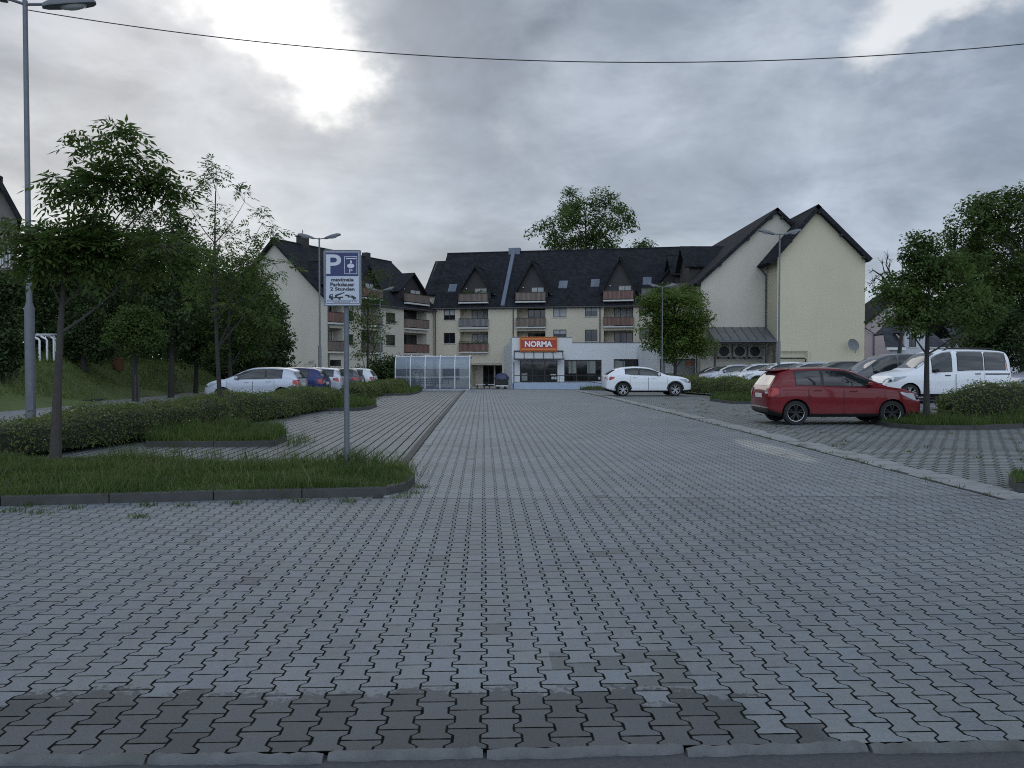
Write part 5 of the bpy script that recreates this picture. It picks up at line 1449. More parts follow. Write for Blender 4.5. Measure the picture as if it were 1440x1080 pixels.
        patch('sill_trim', M['black_pl'], [(x0_ + (x1_ - x0_) * i / (n - 1), s_ * 1.2, .285) for i in range(n)], [(x0_ + (x1_ - x0_) * i / (n - 1), s_ * 1.2, .215) for i in range(n)], d, .008, nv=3)
        if kind == 'suv':
            for xa in K['ax']:
                an = np.linspace(.05, math.pi - .05, 22)
                patch('arch_trim', M['black_pl'], [(xa - (K['r'] + .105) * math.cos(a), s_ * 1.2, K['r'] + (K['r'] + .105) * math.sin(a)) for a in an], [(xa - (K['r'] + .054) * math.cos(a), s_ * 1.2, K['r'] + (K['r'] + .054) * math.sin(a)) for a in an], d, .012, nv=2)
        # lamps
        zt = bf(.12)
        if kind in ('van',):
            dq = (.75, -s_ * .66, 0); tl = patch('tail_light', M['lamp_red'], [(-.02, s_ * (hw - .14), 1.55), (.12, s_ * hw, 1.55)], [(-.02, s_ * (hw - .14), .85), (.12, s_ * hw, .85)], dq, .01)
        elif kind == 'hatch':
            dq = (.80, -s_ * .6, 0); tl = patch('tail_light', M['lamp_red'], [(-.02, s_ * (hw - .30), .93), (.06, s_ * (hw - .16), .94), (.14, s_ * (hw - .07), .94), (.22, s_ * hw, .93)], [(-.02, s_ * (hw - .30), .74), (.06, s_ * (hw - .16), .73), (.14, s_ * (hw - .07), .74), (.22, s_ * hw, .80)], dq, .012)
            patch('reversing_lamp', M['lamp_clear'], [(-.02, s_ * (hw - .27), .90), (.04, s_ * (hw - .18), .90)], [(-.02, s_ * (hw - .27), .79), (.04, s_ * (hw - .18), .79)], dq, .016, par=tl)
        else:
            dq = (.75, -s_ * .66, 0); patch('tail_light', M['lamp_red'], [(-.02, s_ * (hw - .42), zt - .06), (.10, s_ * (hw - .15), zt - .02), (.24, s_ * (hw - .04), zt - .02), (.42, s_ * hw, zt - .03)], [(-.02, s_ * (hw - .40), zt - .19), (.10, s_ * (hw - .14), zt - .21), (.24, s_ * (hw - .04), zt - .20), (.42, s_ * hw, zt - .12)], dq, .012)
        zf = bf(Ln - .45); dq = (-.72, -s_ * .7, 0)
        hl = patch('headlight', M['lamp_clear'], [(Ln - .04, s_ * (hw - .42), zf - .17), (Ln - .16, s_ * (hw - .22), zf - .10), (Ln - .30, s_ * (hw - .1), zf - .07), (Ln - .62, s_ * hw, zf - .03)], [(Ln - .02, s_ * (hw - .42), zf - .27), (Ln - .14, s_ * (hw - .2), zf - .27), (Ln - .28, s_ * (hw - .08), zf - .24), (Ln - .58, s_ * hw, zf - .09)], dq, .010)
        hh, nn = cast((Ln - .2, s_ * (hw - .17), zf - .19), dq)
        lb = MB(); lb.ball(hh + nn * .008, .045, .045, .045, 0, 12, 8); lb.build('lens', M['carglass'], hl, smooth=True)
        patch('fog_lamp_recess', M['black_pl'], [(Ln - .03, s_ * (hw - .42), .46), (Ln - .12, s_ * (hw - .2), .47)], [(Ln - .03, s_ * (hw - .42), .35), (Ln - .12, s_ * (hw - .2), .35)], dq, .01)
    # windscreens front and back, grille, plates, bumper trim
    zr1 = max(K['roof'], key=lambda k: k[1])[1]
    fk = [k for k in K['roof'] if k[0] > Ln * .45]
    xt, ztp = [k for k in fk if k[1] > zr1 - .17][-1]; xb_, zbt = [k for k in fk if k[0] > xt][0]
    wt = hw * .70; wbm = hw * .84
    n = 13; lerp = lambda a, b, f: a + (b - a) * f
    patch('windscreen', M['screen'], [(xt, lerp(-wt, wt, i / (n - 1)), ztp - .015) for i in range(n)], [(xb_, lerp(-wbm, wbm, i / (n - 1)), zbt + .02) for i in range(n)], (-.5, 0, -.55), .008, nv=8)
    bk = [k for k in K['roof'] if k[0] < Ln * .3]; xr0, zr0 = [k for k in bk if k[1] > zr1 - .12][0]; zlow = bf(.15) + .05
    patch('rear_window', M['screen'], [(.1, lerp(-hw * .66, hw * .66, i / (n - 1)), zr0 - .06) for i in range(n)], [(.1, lerp(-hw * .74, hw * .74, i / (n - 1)), zlow) for i in range(n)], (1, 0, -.05), .008, nv=8)
    if spoiler:
        sp = MB(); sp.hexa([(.18, -hw * .68, zr0 + .015), (.18, hw * .68, zr0 + .015), (.62, hw * .68, zr0 + .055), (.62, -hw * .68, zr0 + .055), (.17, -hw * .67, zr0 + .05), (.17, hw * .67, zr0 + .05), (.62, hw * .68, zr0 + .085), (.62, -hw * .68, zr0 + .085)]); sp.build('spoiler', pm, t, bevel=.012)
    gz_ = bf(Ln - .1); patch('grille', M['black_pl'], [(Ln, lerp(-hw * .5, hw * .5, i / 8), gz_ - .12) for i in range(9)], [(Ln, lerp(-hw * .46, hw * .46, i / 8), gz_ - .26) for i in range(9)], (-1, 0, 0), .006, nv=3)
    patch('lower_grille', M['black_pl'], [(Ln, lerp(-hw * .55, hw * .55, i / 8), .43) for i in range(9)], [(Ln, lerp(-hw * .5, hw * .5, i / 8), .30) for i in range(9)], (-1, 0, 0), .006, nv=3)
    patch('rear_bumper_trim', M['black_pl'], [(0, lerp(-hw * .84, hw * .84, i / 10), .42) for i in range(11)], [(0, lerp(-hw * .8, hw * .8, i / 10), .31) for i in range(11)], (1, 0, 0), .008, nv=3)
    patch('bumper_strip', M['chrome'], [(0, lerp(-hw * .82, hw * .82, i / 10), .455) for i in range(11)], [(0, lerp(-hw * .82, hw * .82, i / 10), .43) for i in range(11)], (1, 0, 0), .010, nv=2)
    pz = .80 if kind != 'van' else .95
    patch('number_plate', M['plate'], [(0, -.26, pz), (0, .26, pz)], [(0, -.26, pz - .11), (0, .26, pz - .11)], (1, 0, 0), .012, nv=2)
    patch('number_plate', M['plate'], [(Ln, -.26, .50), (Ln, .26, .50)], [(Ln, -.26, .39), (Ln, .26, .39)], (-1, 0, 0), .014, nv=2)
    if rails:
        for s_ in (-1, 1):
            b = MB(); yy = s_ * hw * .70
            b.tube([(.5, yy, rfn(.5) + .0), (.7, yy, rfn(.7) + .055), (1.5, yy, rfn(1.5) + .05), (2.15, yy, rfn(2.15) + .05), (2.35, yy, rfn(2.35) - .01)], .018, 8); b.build('roof_rail', M['black_pl'], t, smooth=True)
    if kind == 'van':
        for s_ in (-1, 1):
            n = 6; patch('door_rail', M['black_pl'], [(.12 + .88 * i / 5, s_ * 1.2, .995) for i in range(n)], [(.12 + .88 * i / 5, s_ * 1.2, .95) for i in range(n)], (0, -s_, 0), .008, nv=2)
    # wheels
    wm = {}
    rr = K['r']
    for xa in K['ax']:
        for s_ in (-1, 1):
            y0 = s_ * (hw - .225); y1 = s_ * (hw - .018)
            T_ = lambda v: y0 + (y1 - y0) * v
            b = MB(); b.lathe([(rr * .66, T_(.05)), (rr * .93, T_(0)), (rr, T_(.12)), (rr, T_(.85)), (rr * .95, T_(.98)), (rr * .74, T_(1.0)), (rr * .70, T_(.93))], (0, 0, 0), 'y', 32)
            wo = bpy.data.objects.new('wheel', None); C.objects.link(wo); wo.parent = t; wo.location = (xa, 0, rr)
            b.build('tyre', M['tyre'], wo, smooth=True)
            b = MB(); b.lathe([(.001, T_(.35)), (rr * .69, T_(.35)), (rr * .69, T_(.92)), (rr * .655, T_(.955)), (rr * .62, T_(.9)), (rr * .62, T_(.5))], (0, 0, 0), 'y', 32, m=1)
            b.lathe([(.001, T_(.92)), (rr * .10, T_(.92)), (rr * .15, T_(.86)), (rr * .15, T_(.5))], (0, 0, 0), 'y', 14)
            for k in range(5):
                for da in (-.16, .16):
                    a = 2 * math.pi * k / 5 + da + .3; c_, s2 = math.cos(a), math.sin(a)
                    a2 = 2 * math.pi * k / 5 + da * 1.25 + .3
                    b.beam((c_ * rr * .10, T_(.84), s2 * rr * .10), (math.cos(a2) * rr * .65, T_(.88), math.sin(a2) * rr * .65), rr * .10, .03, 0, up=(0, 1, 0))
            b.lathe([(rr * .66, T_(.945)), (rr * .69, T_(.965)), (rr * .70, T_(.945))], (0, 0, 0), 'y', 32, m=2)
            b.build('rim', [M[rim], M['well'], M['chrome' if rim == 'alloy_dark' else rim]], wo, smooth=True)
    return t
def put(kind, paint, nose, d, label, head=math.pi, **k):
    """nose = X of the nose for cars heading left (head = pi)"""
    xb = nose + KINDS[kind]['L'] * math.cos(head) * -1; yb = d + KINDS[kind]['L'] * math.sin(head) * -1
    xc, yc = (nose + xb) / 2, (d + yb) / 2
    return car(kind, paint, (xb, yb, gz(xc, yc) + .004), head, label, **k)
# right row, near side of the hedge
car('hatch', 'red', (6.55, 21.98, gz(9, 21.5) + .004), R(.5), 'dark red hatchback with black alloy wheels beside the right island', rim='alloy_dark', group=None, spoiler=True)
car('suv', 'white', (4.75, 43.0, gz(7, 42.5) + .004), R(2), 'white off-roader with dark red tail lamps seen from its right side', group=None)
# right row, beyond the hedge, noses to the left
put('van', 'white', 12.7, 28.9, 'white high roofed van with black roof rails and side rails behind the hedge', head=math.pi + R(2), cat='van', name='parked_van', rails=True, trim=True, rim='alloy', group='cars parked beyond the right hedge')
RG = 'cars parked beyond the right hedge'
put('mpv', 'grey', 11.95, 31.6, 'dark grey people carrier between the white van and the red hatchback', group=RG)
put('hatch', 'black', 12.5, 37.2, 'black low car, only its roof showing over the red hatchback', group=RG)
put('hatch', 'silver', 12.3, 40.6, 'silver small car whose bonnet shows left of the red hatchback', group=RG)
put('suv', 'white', 12.4, 45.6, 'white off-roader in the far row behind the right lamp post', group=RG)
put('wagon', 'pale', 12.2, 49.6, 'pale estate car left of the far white off-roader', group=RG)
put('hatch', 'silver', 12.1, 53.5, 'silver car with dark windscreen, second last of the far row', group=RG)
put('wagon', 'black', 11.7, 57.5, 'black car at the far left end of the row beyond the hedge', group=RG)
put('hatch', 'mauve', 18.55, 31.0, 'mauve grey car cut by the right picture edge behind the van', group=None)
# left row beyond the hedge, tails towards the lane
LG = 'cars parked beyond the left hedge'
def putl(kind, paint, tail, d, label, **k):
    return car(kind, paint, (tail, d, gz(tail - 2, d) + .004), math.pi, label, group=LG, **k)
putl('hatch', 'silver', -8.85, 35.2, 'silver hatchback nearest in the left row, whole side visible over the hedge')
putl('hatch', 'blue', -8.5, 38.2, 'dark blue hatchback second in the left row')
putl('wagon', 'silver', -8.45, 42.0, 'silver estate car behind the lamp post in the left row')
putl('wagon', 'grey', -8.35, 46.4, 'dark estate car with pale roof edge right of the silver estate')
putl('hatch', 'pale', -8.4, 51.2, 'small whitish car farthest in the left row')
# ------------------------------------------------------------------ street lamps
def lamp(base, ztop, label, rz=0, arm=.92, tilt=.16, r=.052):
    h = ztop - base[2]
    t = thing('street_lamp', base, rz, label, 'street lamp', 'two armed street lamps of the car park')
    mb = MB(); mb.tube([(0, 0, -.1), (0, 0, 2.6), (0, 0, 2.72), (0, 0, h)], [.088, .086, r, r * .82], 14); mb.box(-.05, .05, -.098, -.08, .7, 1.05)
    p = mb.build('pole', M['galv'], t, smooth=True)
    mb = MB(); mb.tube([(0, 0, h), (0, 0, h + .1)], .045, 10)
    for s_ in (-1, 1): mb.tube([(0, 0, h + .03), (s_ * (arm - .5), 0, h + .03 + tilt * .5)], .028, 8)
    mb.build('arms', M['galv'], t, smooth=True)
    for s_ in (-1, 1):
        mb = MB(); n = 9; prof = [(-.46, .07, .06), (-.36, .13, .10), (-.05, .17, .14), (.26, .16, .14), (.42, .12, .09), (.47, .05, .04)]
        rings = []
        for x_, wy, hz in prof:
            rings.append([(x_, wy * math.cos(a), hz * max(-.15, math.sin(a)) + .0) for a in np.linspace(-.25, math.pi + .25, 11)])
        mb.v = [p_ for r_ in rings for p_ in r_]
        for i in range(len(rings) - 1):
            for k in range(11): mb.f.append([i * 11 + k, i * 11 + (k + 1) % 11, (i + 1) * 11 + (k + 1) % 11, (i + 1) * 11 + k]); mb.m.append(0)
        mb.f.append(list(range(11))); mb.f.append([55 + k for k in range(11)]); mb.m += [0, 0]
        o = mb.build('lamp_head', M['lampgrey'], t, smooth=True)
        o.location = (s_ * (arm - .2), 0, h + .03 + tilt * .75); o.rotation_euler = (0, -math.atan(tilt * 1.6) if s_ > 0 else math.atan(tilt * 1.6) + math.pi * 0, 0 if s_ > 0 else 0)
        if s_ < 0: o.scale = (-1, 1, 1)
        mb = MB(); mb.ball((.06, 0, -.02), .24, .115, .075, 0, 14, 8); g_ = mb.build('lamp_glass', M['lampglass'], o, smooth=True)
    return t
M['lampgrey'] = mat('lamp housing', (.12, .13, .145), .5, .15, 5)
M['lampglass'] = glass_mat('lamp bowl', (.34, .35, .36), .15)
LB = G(44, 629.5)
lamp(tuple(LB), 8.16, 'tall street lamp at the left edge carrying the overhead cable', rz=.45)
for px, d, top, lab in ((450, 45, 337, 'street lamp behind the parking sign on the left'), (535, 70, 409.5, 'far street lamp before the left apartment block'),
                        (1095, 45, 331, 'street lamp in front of the two blank gables'), (931, 70, 404.5, 'far street lamp in front of the round street tree')):
    X = (px - 720) / F * d
    lamp((X, d, gz(X, d)), P(px, top, d).z, lab)
# ------------------------------------------------------------------ overhead cable, ending at a mast outside the picture
A_ = P(36, 13.5, LB.y); 
B_ = Vector((10.58, 15.0, 7.45))
mb = MB(); pts = []
for i in range(61):
    f_ = i / 60; q = A_.lerp(B_, f_) - Vector((0, 0, .7 * 4 * f_ * (1 - f_))); pts.append(q - A_)
mb.tube(pts, .0095, 6)
o = mb.build('overhead_cable', M['black_pl'], smooth=True); o.location = A_; tag(o, 'thin dark overhead cable sagging across the sky', 'cable')
lamp((10.62, 15.08, gz(10.6, 15)), 8.0, 'street lamp outside the picture holding the right cable end')

# ------------------------------------------------------------------ parking sign
M['sign_blue'] = mat('sign blue', (.012, .022, .105), .35, .08, 3)
M['sign_face'] = mat('sign face', (.44, .48, .56), .4, .05, 3)
M['sign_p'] = mat('sign lettering white', (.52, .54, .60), .4, .05, 3)
M['ink'] = mat('sign black', (.014, .015, .02), .4, .1, 3)
sp = G(488, 661)
t = thing('parking_sign', sp, R(1.5), 'blue and white parking sign on a grey pole on the front island', 'sign')
dS = sp.y
sz = lambda py: P(488, py, dS).z - sp.z
sx = lambda px: (px - 488) / F * dS
mb = MB(); mb.tube([(0, 0, -.1), (0, 0, sz(431) + .75)], .04, 16); mb.build('pole', M['galv'], t, smooth=True)
mb = MB(); mb.box(-.09, .09, -.07, .055, sz(424), sz(424) + .04); mb.box(-.09, .09, -.07, .055, sz(362), sz(362) + .04); mb.build('clamps', M['galv'], t)
x0, x1, z0, z1 = sx(458.5), sx(510.3), sz(431), sz(352.5)
w_, h_ = x1 - x0, z1 - z0
mb = MB(); r_ = .03; pts = []
for cx_, cz_, a0 in ((x1 - r_, z1 - r_, 0), (x0 + r_, z1 - r_, 90), (x0 + r_, z0 + r_, 180), (x1 - r_, z0 + r_, 270)):
    for k in range(5):
        a = R(a0 + 22.5 * k); pts.append((cx_ + r_ * math.cos(a), cz_ + r_ * math.sin(a)))
n = len(pts)
mb.add([(a, -.092, b) for a, b in pts] + [(a, -.074, b) for a, b in pts], [list(range(n)), list(range(n, 2 * n))] + [(i, (i + 1) % n, n + (i + 1) % n, n + i) for i in range(n)])
plate = mb.build('plate', M['sign_face'], t)
YF = -.0925
def frame(mb, a, b, c, d, w, y0=YF - .002, y1=YF - .0003):
    mb.box(a, b, y0, y1, d - w, d); mb.box(a, b, y0, y1, c, c + w); mb.box(a, a + w, y0, y1, c + w, d - w); mb.box(b - w, b, y0, y1, c + w, d - w)
U = lambda f_: x0 + w_ * f_
V_ = lambda f_: z1 - h_ * f_
mb = MB(); frame(mb, U(.045), U(.955), V_(.955), V_(.035), .006); mb.build('border', M['ink'], plate)
mb = MB(); frame(mb, U(0.0) + .004, U(1.0) - .004, V_(1.0) + .004, V_(0) - .004, .012, YF - .008, YF - .0003); mb.build('rim', M['galv'], plate)
mb = MB(); mb.box(U(.065), U(.925), YF - .002, YF - .0003, V_(.465), V_(.05)); bl = mb.build('blue_panel', M['sign_blue'], plate)
def put_text(s, cx_, cz_, wd, ht, m, par, y=YF - .0022, bold=.03, nm='lettering'):
    me = text_mesh(s, 1.0, bold, extrude=.001)
    xa = [v.co.x for v in me.vertices]; za = [v.co.z for v in me.vertices]
    for v in me.vertices:
        v.co.x = (v.co.x - (min(xa) + max(xa)) / 2) * wd / (max(xa) - min(xa)); v.co.z = (v.co.z - (min(za) + max(za)) / 2) * ht / (max(za) - min(za))
    me.materials.append(m); o = bpy.data.objects.new(nm, me); C.objects.link(o); o.parent = par; o.location = (cx_, y, cz_); return o
put_text('P', U(.27), V_(.255), .40 * w_, .345 * h_, M['sign_p'], bl, bold=.015, y=YF - .004)
mb = MB(); frame(mb, U(.555), U(.895), V_(.43), V_(.115), .007, YF - .0045, YF - .0022)
mb.box(U(.60), U(.86), YF - .004, YF - .0022, V_(.165), V_(.145))
mb.box(U(.71), U(.755), YF - .004, YF - .0022, V_(.24), V_(.19))
mb.build('disc_frame', M['sign_p'], bl)
mb = MB(); mb.lathe([(.001, -.0025), (.052, -.0025), (.052, 0), (.001, 0)], (U(.725), YF - .0018, V_(.285)), 'y', 24)
dk = mb.build('disc_dial', M['sign_p'], bl); 
for v in dk.data.vertices: v.co.z = V_(.285) + (v.co.z - V_(.285)) * .62
put_text('P', U(.73), V_(.375), .085 * w_, .07 * h_, M['sign_p'], bl, bold=.0, y=YF - .004)
for s_, c_, wd in (('maximale', .53, .60), ('Parkdauer', .615, .65), ('2 Stunden', .695, .65)):
    put_text(s_, U(.50), V_(c_), wd * w_, .062 * h_ * (1.12 if s_ == 'Parkdauer' else 1), M['ink'], plate, bold=.03)
# tow truck lifting a car
mb = MB(); y0_, y1_ = YF - .0022, YF - .0003
def poly2(pts): 
    pts = [(U(a), V_(b)) for a, b in pts]; n = len(pts)
    mb.add([(a, y0_, b) for a, b in pts] + [(a, y1_, b) for a, b in pts], [list(range(n)), list(range(n, 2 * n))] + [(i, (i + 1) % n, n + (i + 1) % n, n + i) for i in range(n)])
poly2([(.14, .865), (.14, .82), (.175, .785), (.24, .785), (.24, .845), (.52, .83), (.52, .855), (.24, .865)])
poly2([(.30, .845), (.30, .80), (.54, .752), (.56, .764), (.37, .815), (.34, .842)])
poly2([(.56, .80), (.60, .795), (.66, .80), (.74, .80), (.82, .83), (.87, .85), (.86, .875), (.80, .87), (.66, .83), (.57, .815)])
mb.build('tow_truck_symbol', M['ink'], plate)
mb = MB()
for a, b, r_ in ((.215, .872, .017), (.42, .868, .017), (.66, .838, .011), (.80, .872, .012)):
    mb.lathe([(.001, -.003), (r_, -.003), (r_, 0), (.001, 0)], (U(a), YF - .0005, V_(b)), 'y', 16)
mb.build('symbol_wheels', M['ink'], plate)
mb = MB(); mb.box(U(.19), U(.225), YF - .003, YF - .0023, V_(.825), V_(.80)); mb.box(U(.68), U(.75), YF - .003, YF - .0023, V_(.826), V_(.81)); mb.build('symbol_windows', M['sign_face'], plate)
mb = MB(); mb.box(U(.08), U(.92), y0_, y1_, V_(.897), V_(.892))
for k in range(16): a = .09 + .05 * k + .012 * (k % 3); mb.box(U(a), U(min(.92, a + .038)), y0_, y1_, V_(.917), V_(.908))
for k in range(9): a = .26 + .05 * k; mb.box(U(a), U(a + .034), y0_, y1_, V_(.938), V_(.931))
mb.build('fine_print_lines', M['ink'], plate)

# ------------------------------------------------------------------ trolley shelter
m, nt_, b_ = new_mat('shelter polycarbonate')
v_ = ocoord(nt_); f_ = noise(nt_, v_, 2.0, 4)
nt_.links.new(scalec(nt_, (.13, .155, .19), f_ * .5 + .75), b_.inputs['Base Color']); b_.inputs['Roughness'].default_value = .10
tr = nt_.nodes.new('ShaderNodeBsdfTransparent'); tr.inputs[0].default_value = (.75, .83, .92, 1)
mx = nt_.nodes.new('ShaderNodeMixShader'); mx.inputs[0].default_value = .42
nt_.links.new(b_.outputs[0], mx.inputs[1]); nt_.links.new(tr.outputs[0], mx.inputs[2]); nt_.links.new(mx.outputs[0], nt_.nodes['Material Output'].inputs[0])
M['poly'] = m
m, nt_, b_ = new_mat('sky-lit shelter sheet')  # paler copy of the polycarbonate, sky light on the curve put into its colour
nt_.links.new(scalec(nt_, (.24, .28, .34), noise(nt_, ocoord(nt_), 2.0, 4) * .4 + .8), b_.inputs['Base Color']); b_.inputs['Roughness'].default_value = .12
tr = nt_.nodes.new('ShaderNodeBsdfTransparent'); tr.inputs[0].default_value = (.75, .83, .92, 1)
mx = nt_.nodes.new('ShaderNodeMixShader'); mx.inputs[0].default_value = .28
nt_.links.new(b_.outputs[0], mx.inputs[1]); nt_.links.new(tr.outputs[0], mx.inputs[2]); nt_.links.new(mx.outputs[0], nt_.nodes['Material Output'].inputs[0])
M['poly_lit'] = m
M['alu'] = mat('white aluminium', (.62, .64, .67), .35, .08, 6, metal=.2)
dT = 55.0
q0 = P(556, 549, dT); q1 = P(660.5, 549, dT)
TL = q1.x - q0.x; tz = gz((q0.x + q1.x) / 2, dT); hT = P(600, 500, dT).z - tz
t = thing('trolley_shelter', (q0.x, dT, tz), 0, 'shopping trolley shelter with curved clear sheets and white ribs', 'shelter')
prof = [(0, .05)] + [(0, hT * .62)] + [(.75 - .75 * math.cos(a), hT * .62 + hT * .38 * math.sin(a)) for a in np.linspace(.15, math.pi / 2, 8)] + [(2.2, hT * .98), (2.7, hT * .93)]
for k in range(5):
    mb = MB(); a, b = TL * k / 5 + .035, TL * (k + 1) / 5 - .035
    for (v0_, z0_), (v1_, z1_) in list(zip(prof[:-1], prof[1:]))[:1]: mb.poly([(a, v0_, z0_), (b, v0_, z0_), (b, v1_, z1_), (a, v1_, z1_)])
    mb.build('clear_panel', M['poly'], t, smooth=True)
    mb = MB()
    for (v0_, z0_), (v1_, z1_) in list(zip(prof[:-1], prof[1:]))[1:]: mb.poly([(a, v0_, z0_), (b, v0_, z0_), (b, v1_, z1_), (a, v1_, z1_)])
    mb.build('curved_roof_panel', M['poly_lit'], t, smooth=True)
for k in range(6):
    mb = MB(); u_ = TL * k / 5
    for (v0_, z0_), (v1_, z1_) in zip(prof[:-1], prof[1:]): mb.beam((u_, v0_, z0_), (u_, v1_, z1_), .055, .06)
    mb.beam((u_, 0, -.02), (u_, 0, .08), .06, .06); mb.build('rib', M['alu'], t)
mb = MB(); mb.box(0, TL, -.03, .03, .02, .07); mb.box(0, TL, -.015, .02, hT * .38, hT * .38 + .035); mb.box(0, TL, 2.66, 2.72, hT * .9, hT * .94); mb.build('rails', M['alu'], t)
mb = MB(); mb.poly([(TL + .03, 0, .05), (TL + .03, 1.6, .05), (TL + .03, 1.6, hT * .96), (TL + .03, .75, hT * .96), (TL + .03, .15, hT * .78), (TL + .03, 0, hT * .6)]); mb.build('end_panel', M['poly'], t)
mb = MB()
for s_ in (.4, TL - .3): mb.beam((s_, 2.66, 0), (s_, 2.66, hT * .9), .06, .06)
mb.build('rear_posts', M['alu'], t)
# a nested row of shopping trolleys inside
for k, u_ in enumerate((1.1, 1.5, 1.9, 2.3, 2.7)):
    s_ = thing('shopping_trolley', (q0.x + u_, dT + 1.3, tz), 0, 'wire shopping trolley in the row behind the clear shelter sheets', 'trolley', 'shopping trolleys in the shelter')
    mb = MB()
    for z_ in (.45, .6, .75, .95): mb.tube([(0, -.26, z_), (.75, -.22, z_ - .05), (.75, .22, z_ - .05), (0, .26, z_), (0, -.26, z_)], .008, 5)
    for v_ in (-.24, -.12, 0, .12, .24): mb.tube([(0, v_, 1.0), (.04, v_, .45), (.72, v_ * .9, .4), (.76, v_ * .9, .9)], .006, 5)
    mb.build('basket', M['galv'], s_)
    mb = MB(); mb.tube([(-.12, -.27, 1.04), (-.12, .27, 1.04)], .018, 8); mb.build('handle', M['sign_red'], s_)
    mb = MB()
    for v_ in (-.24, .24): mb.tube([(-.1, v_, 1.04), (.05, v_, .5), (0, v_, .12), (.8, v_ * .8, .12)], .014, 6)
    for a in (0, .78):
        for v_ in (-.24, .2): mb.lathe([(.001, v_), (.06, v_), (.06, v_ + .03), (.001, v_ + .03)], (a, 0, .06), 'y', 10)
    mb.build('undercarriage', M['galv'], s_)

# ------------------------------------------------------------------ things on the forecourt
M['tarp'] = mat('blue tarpaulin', (.022, .03, .085), .45, .3, 6, bmp=.4, bscale=8)
q = P(705.5, 542, 85)
t = thing('covered_cart', (q.x, 85, gz(q.x, 85)), 0, 'dark covered cart with domed blue tarpaulin beside the supermarket corner', 'cart')
mb = MB(); mb.box(-.68, .68, -.4, .4, .42, 1.15); mb.build('body', M['black_pl'], t, bevel=.05)
mb = MB(); n = 12; rows = []
for j in range(6):
    a = j / 5 * math.pi / 2
    rows.append([(math.cos(a) * .78 * math.cos(b) * (1 if abs(math.cos(b)) < .7 else 1.02), math.cos(a) * .48 * math.sin(b), 1.02 + .62 * math.sin(a) + .03 * math.sin(b * 5)) for b in np.linspace(0, 2 * math.pi, 24, endpoint=False)])
mb.v = [p_ for r_ in rows for p_ in r_]
for j in range(5):
    for k in range(24): mb.f.append([j * 24 + k, j * 24 + (k + 1) % 24, (j + 1) * 24 + (k + 1) % 24, (j + 1) * 24 + k]); mb.m.append(0)
mb.build('tarpaulin', M['tarp'], t, smooth=True)
mb = MB(); mb.box(-.6, .6, -.38, .38, .30, .417); mb.build('chassis', M['frame_white'], t)
for a in (-.35, .35):
    mb = MB(); mb.lathe([(.001, -.42), (.16, -.42), (.16, -.34), (.001, -.34)], (a, 0, .16), 'y', 18); mb.build('wheel', M['tyre'], t, smooth=True)
    mb = MB(); mb.box(a - .03, a + .03, -.36, -.33, .1, .31); mb.build('wheel_fork', M['galv'], t)
for px, lab in ((676, 'left of two low pale benches in the passage mouth'), (693, 'right of two low pale benches, next to the covered cart')):
    q = P(px, 541, 90); t = thing('bench', (q.x, 90, gz(q.x, 90)), -.15, lab, 'bench', 'low benches before the passage')
    mb = MB(); mb.box(-.5, .5, -.2, .2, .40, .46); mb.build('seat', M['alu'], t, bevel=.01)
    for a in (-.38, .38):
        mb = MB(); mb.box(a - .04, a + .04, -.17, .17, 0, .398); mb.build('leg', M['fascia'], t)
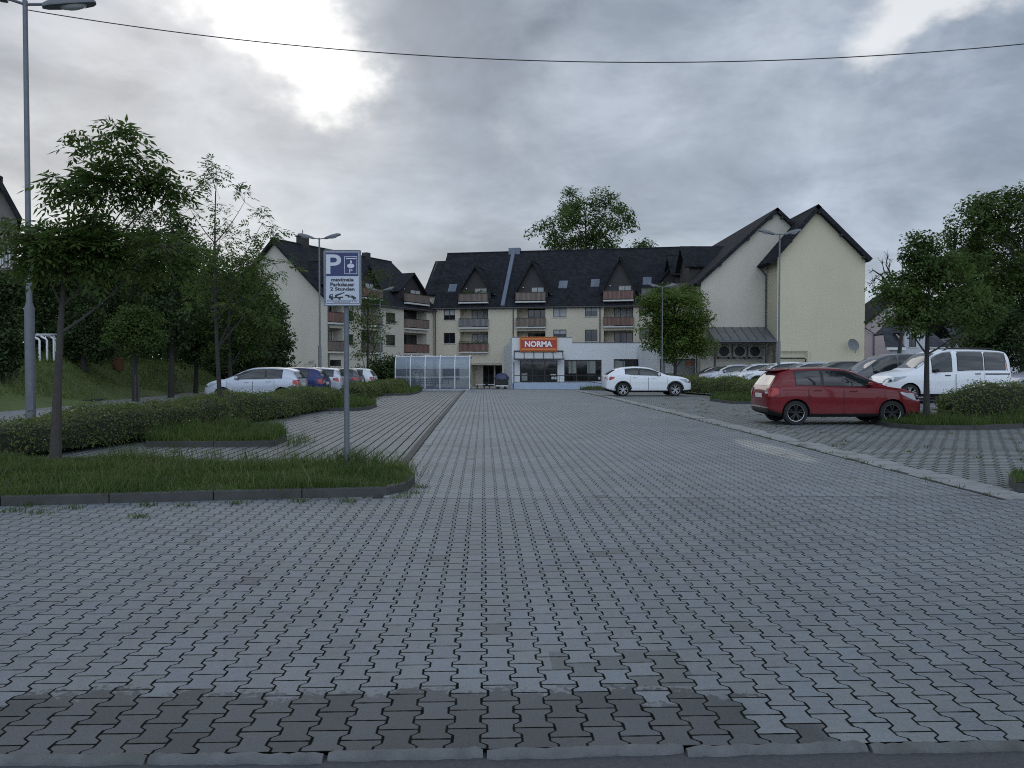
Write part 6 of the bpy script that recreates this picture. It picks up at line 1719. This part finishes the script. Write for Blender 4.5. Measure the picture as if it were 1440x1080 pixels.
# white bent pipe frames at the edge of the bank, with a low dark box behind
for k, (pa, pb) in enumerate((((41, 471.5), (55.5, 477)), ((51.5, 470.5), (66, 477)), ((61, 470.5), (75.5, 475.5)), ((72, 471), (78, 474)))):
    d = 35.0 + k * .8; a = P(pa[0], pa[1], d); b = P(pb[0], pb[1], d); g_ = gbank(b.x, d)
    t = thing('pipe_frame', (b.x, d, g_), 0, 'white bent pipe frame at the top of the grass bank', 'pipe frame', 'white pipe frames on the bank')
    mb = MB(); mb.tube([(a.x - b.x, 1.6, a.z - g_ + .05), (a.x - b.x, 0, a.z - g_), (a.x - b.x + .06, 0, a.z - g_ - .01), (-.05, 0, b.z - g_ + .01), (0, 0, b.z - g_ - .05), (0, 0, 0)], .045, 8); mb.build('pipe', M['alu'], t, smooth=True)
q = P(36, 475, 36.5); q2 = P(28, 480, 36.5)
t = thing('slanting_pipe_stay', (q2.x, 36.5, gbank(q2.x, 36.5)), 0, 'short slanting white stay left of the pipe frames', 'pipe frame')
mb = MB(); zq = q2.z - gbank(q2.x, 36.5); mb.tube([(0, 0, 0), (0, 0, zq), (.05, 0, zq), (q.x - q2.x, 0, zq + (q.z - q2.z))], .035, 8); mb.build('pipe', M['alu'], t, smooth=True)
# notice board among the leaves on the left
q = P(20, 461, 31); g_ = gbank(q.x, 31)
t = thing('notice_board', (q.x, 31, g_), 0, 'small white notice board with dark round symbol by the left bush', 'sign')
zq = q.z - g_
mb = MB(); mb.box(-.12, .12, -.02, .0, zq - .02, zq + .22); mb.build('board', M['sign_white'], t)
mb = MB(); mb.box(-.12, .10, -.021, -.001, zq - .19, zq - .06); mb.build('lower_board', M['sign_white'], t)
mb = MB(); mb.lathe([(.001, -.026), (.075, -.026), (.075, -.0205), (.001, -.0205)], (0, 0, zq + .1), 'y', 18); mb.box(-.13, -.02, -.026, -.0215, zq - .13, zq - .08); mb.build('symbol', M['ink'], t)
mb = MB(); mb.tube([(0, .03, -.1), (0, .03, zq + .2)], .025, 8); mb.build('post', M['galv'], t)
# rusty orange barrel-like heap under the trees
q = P(166, 500, 42); g_ = gbank(q.x, 42)
M['rust'] = mat('rusty orange', (.12, .05, .022), .85, .4, 4)
t = thing('garden_bin', (q.x, 42, g_), 0, 'orange brown bin in the shade under the bank trees', 'bin')
mb = MB(); mb.lathe([(.22, 0), (.26, .1), (.28, .55), (.27, .56), (.001, .56)], (0, 0, 0), 'z', 18); mb.build('body', M['rust'], t, smooth=True)
mb = MB(); mb.lathe([(.29, .56), (.30, .60), (.001, .66)], (0, 0, 0), 'z', 18); mb.build('lid', M['rust'], t, smooth=True)
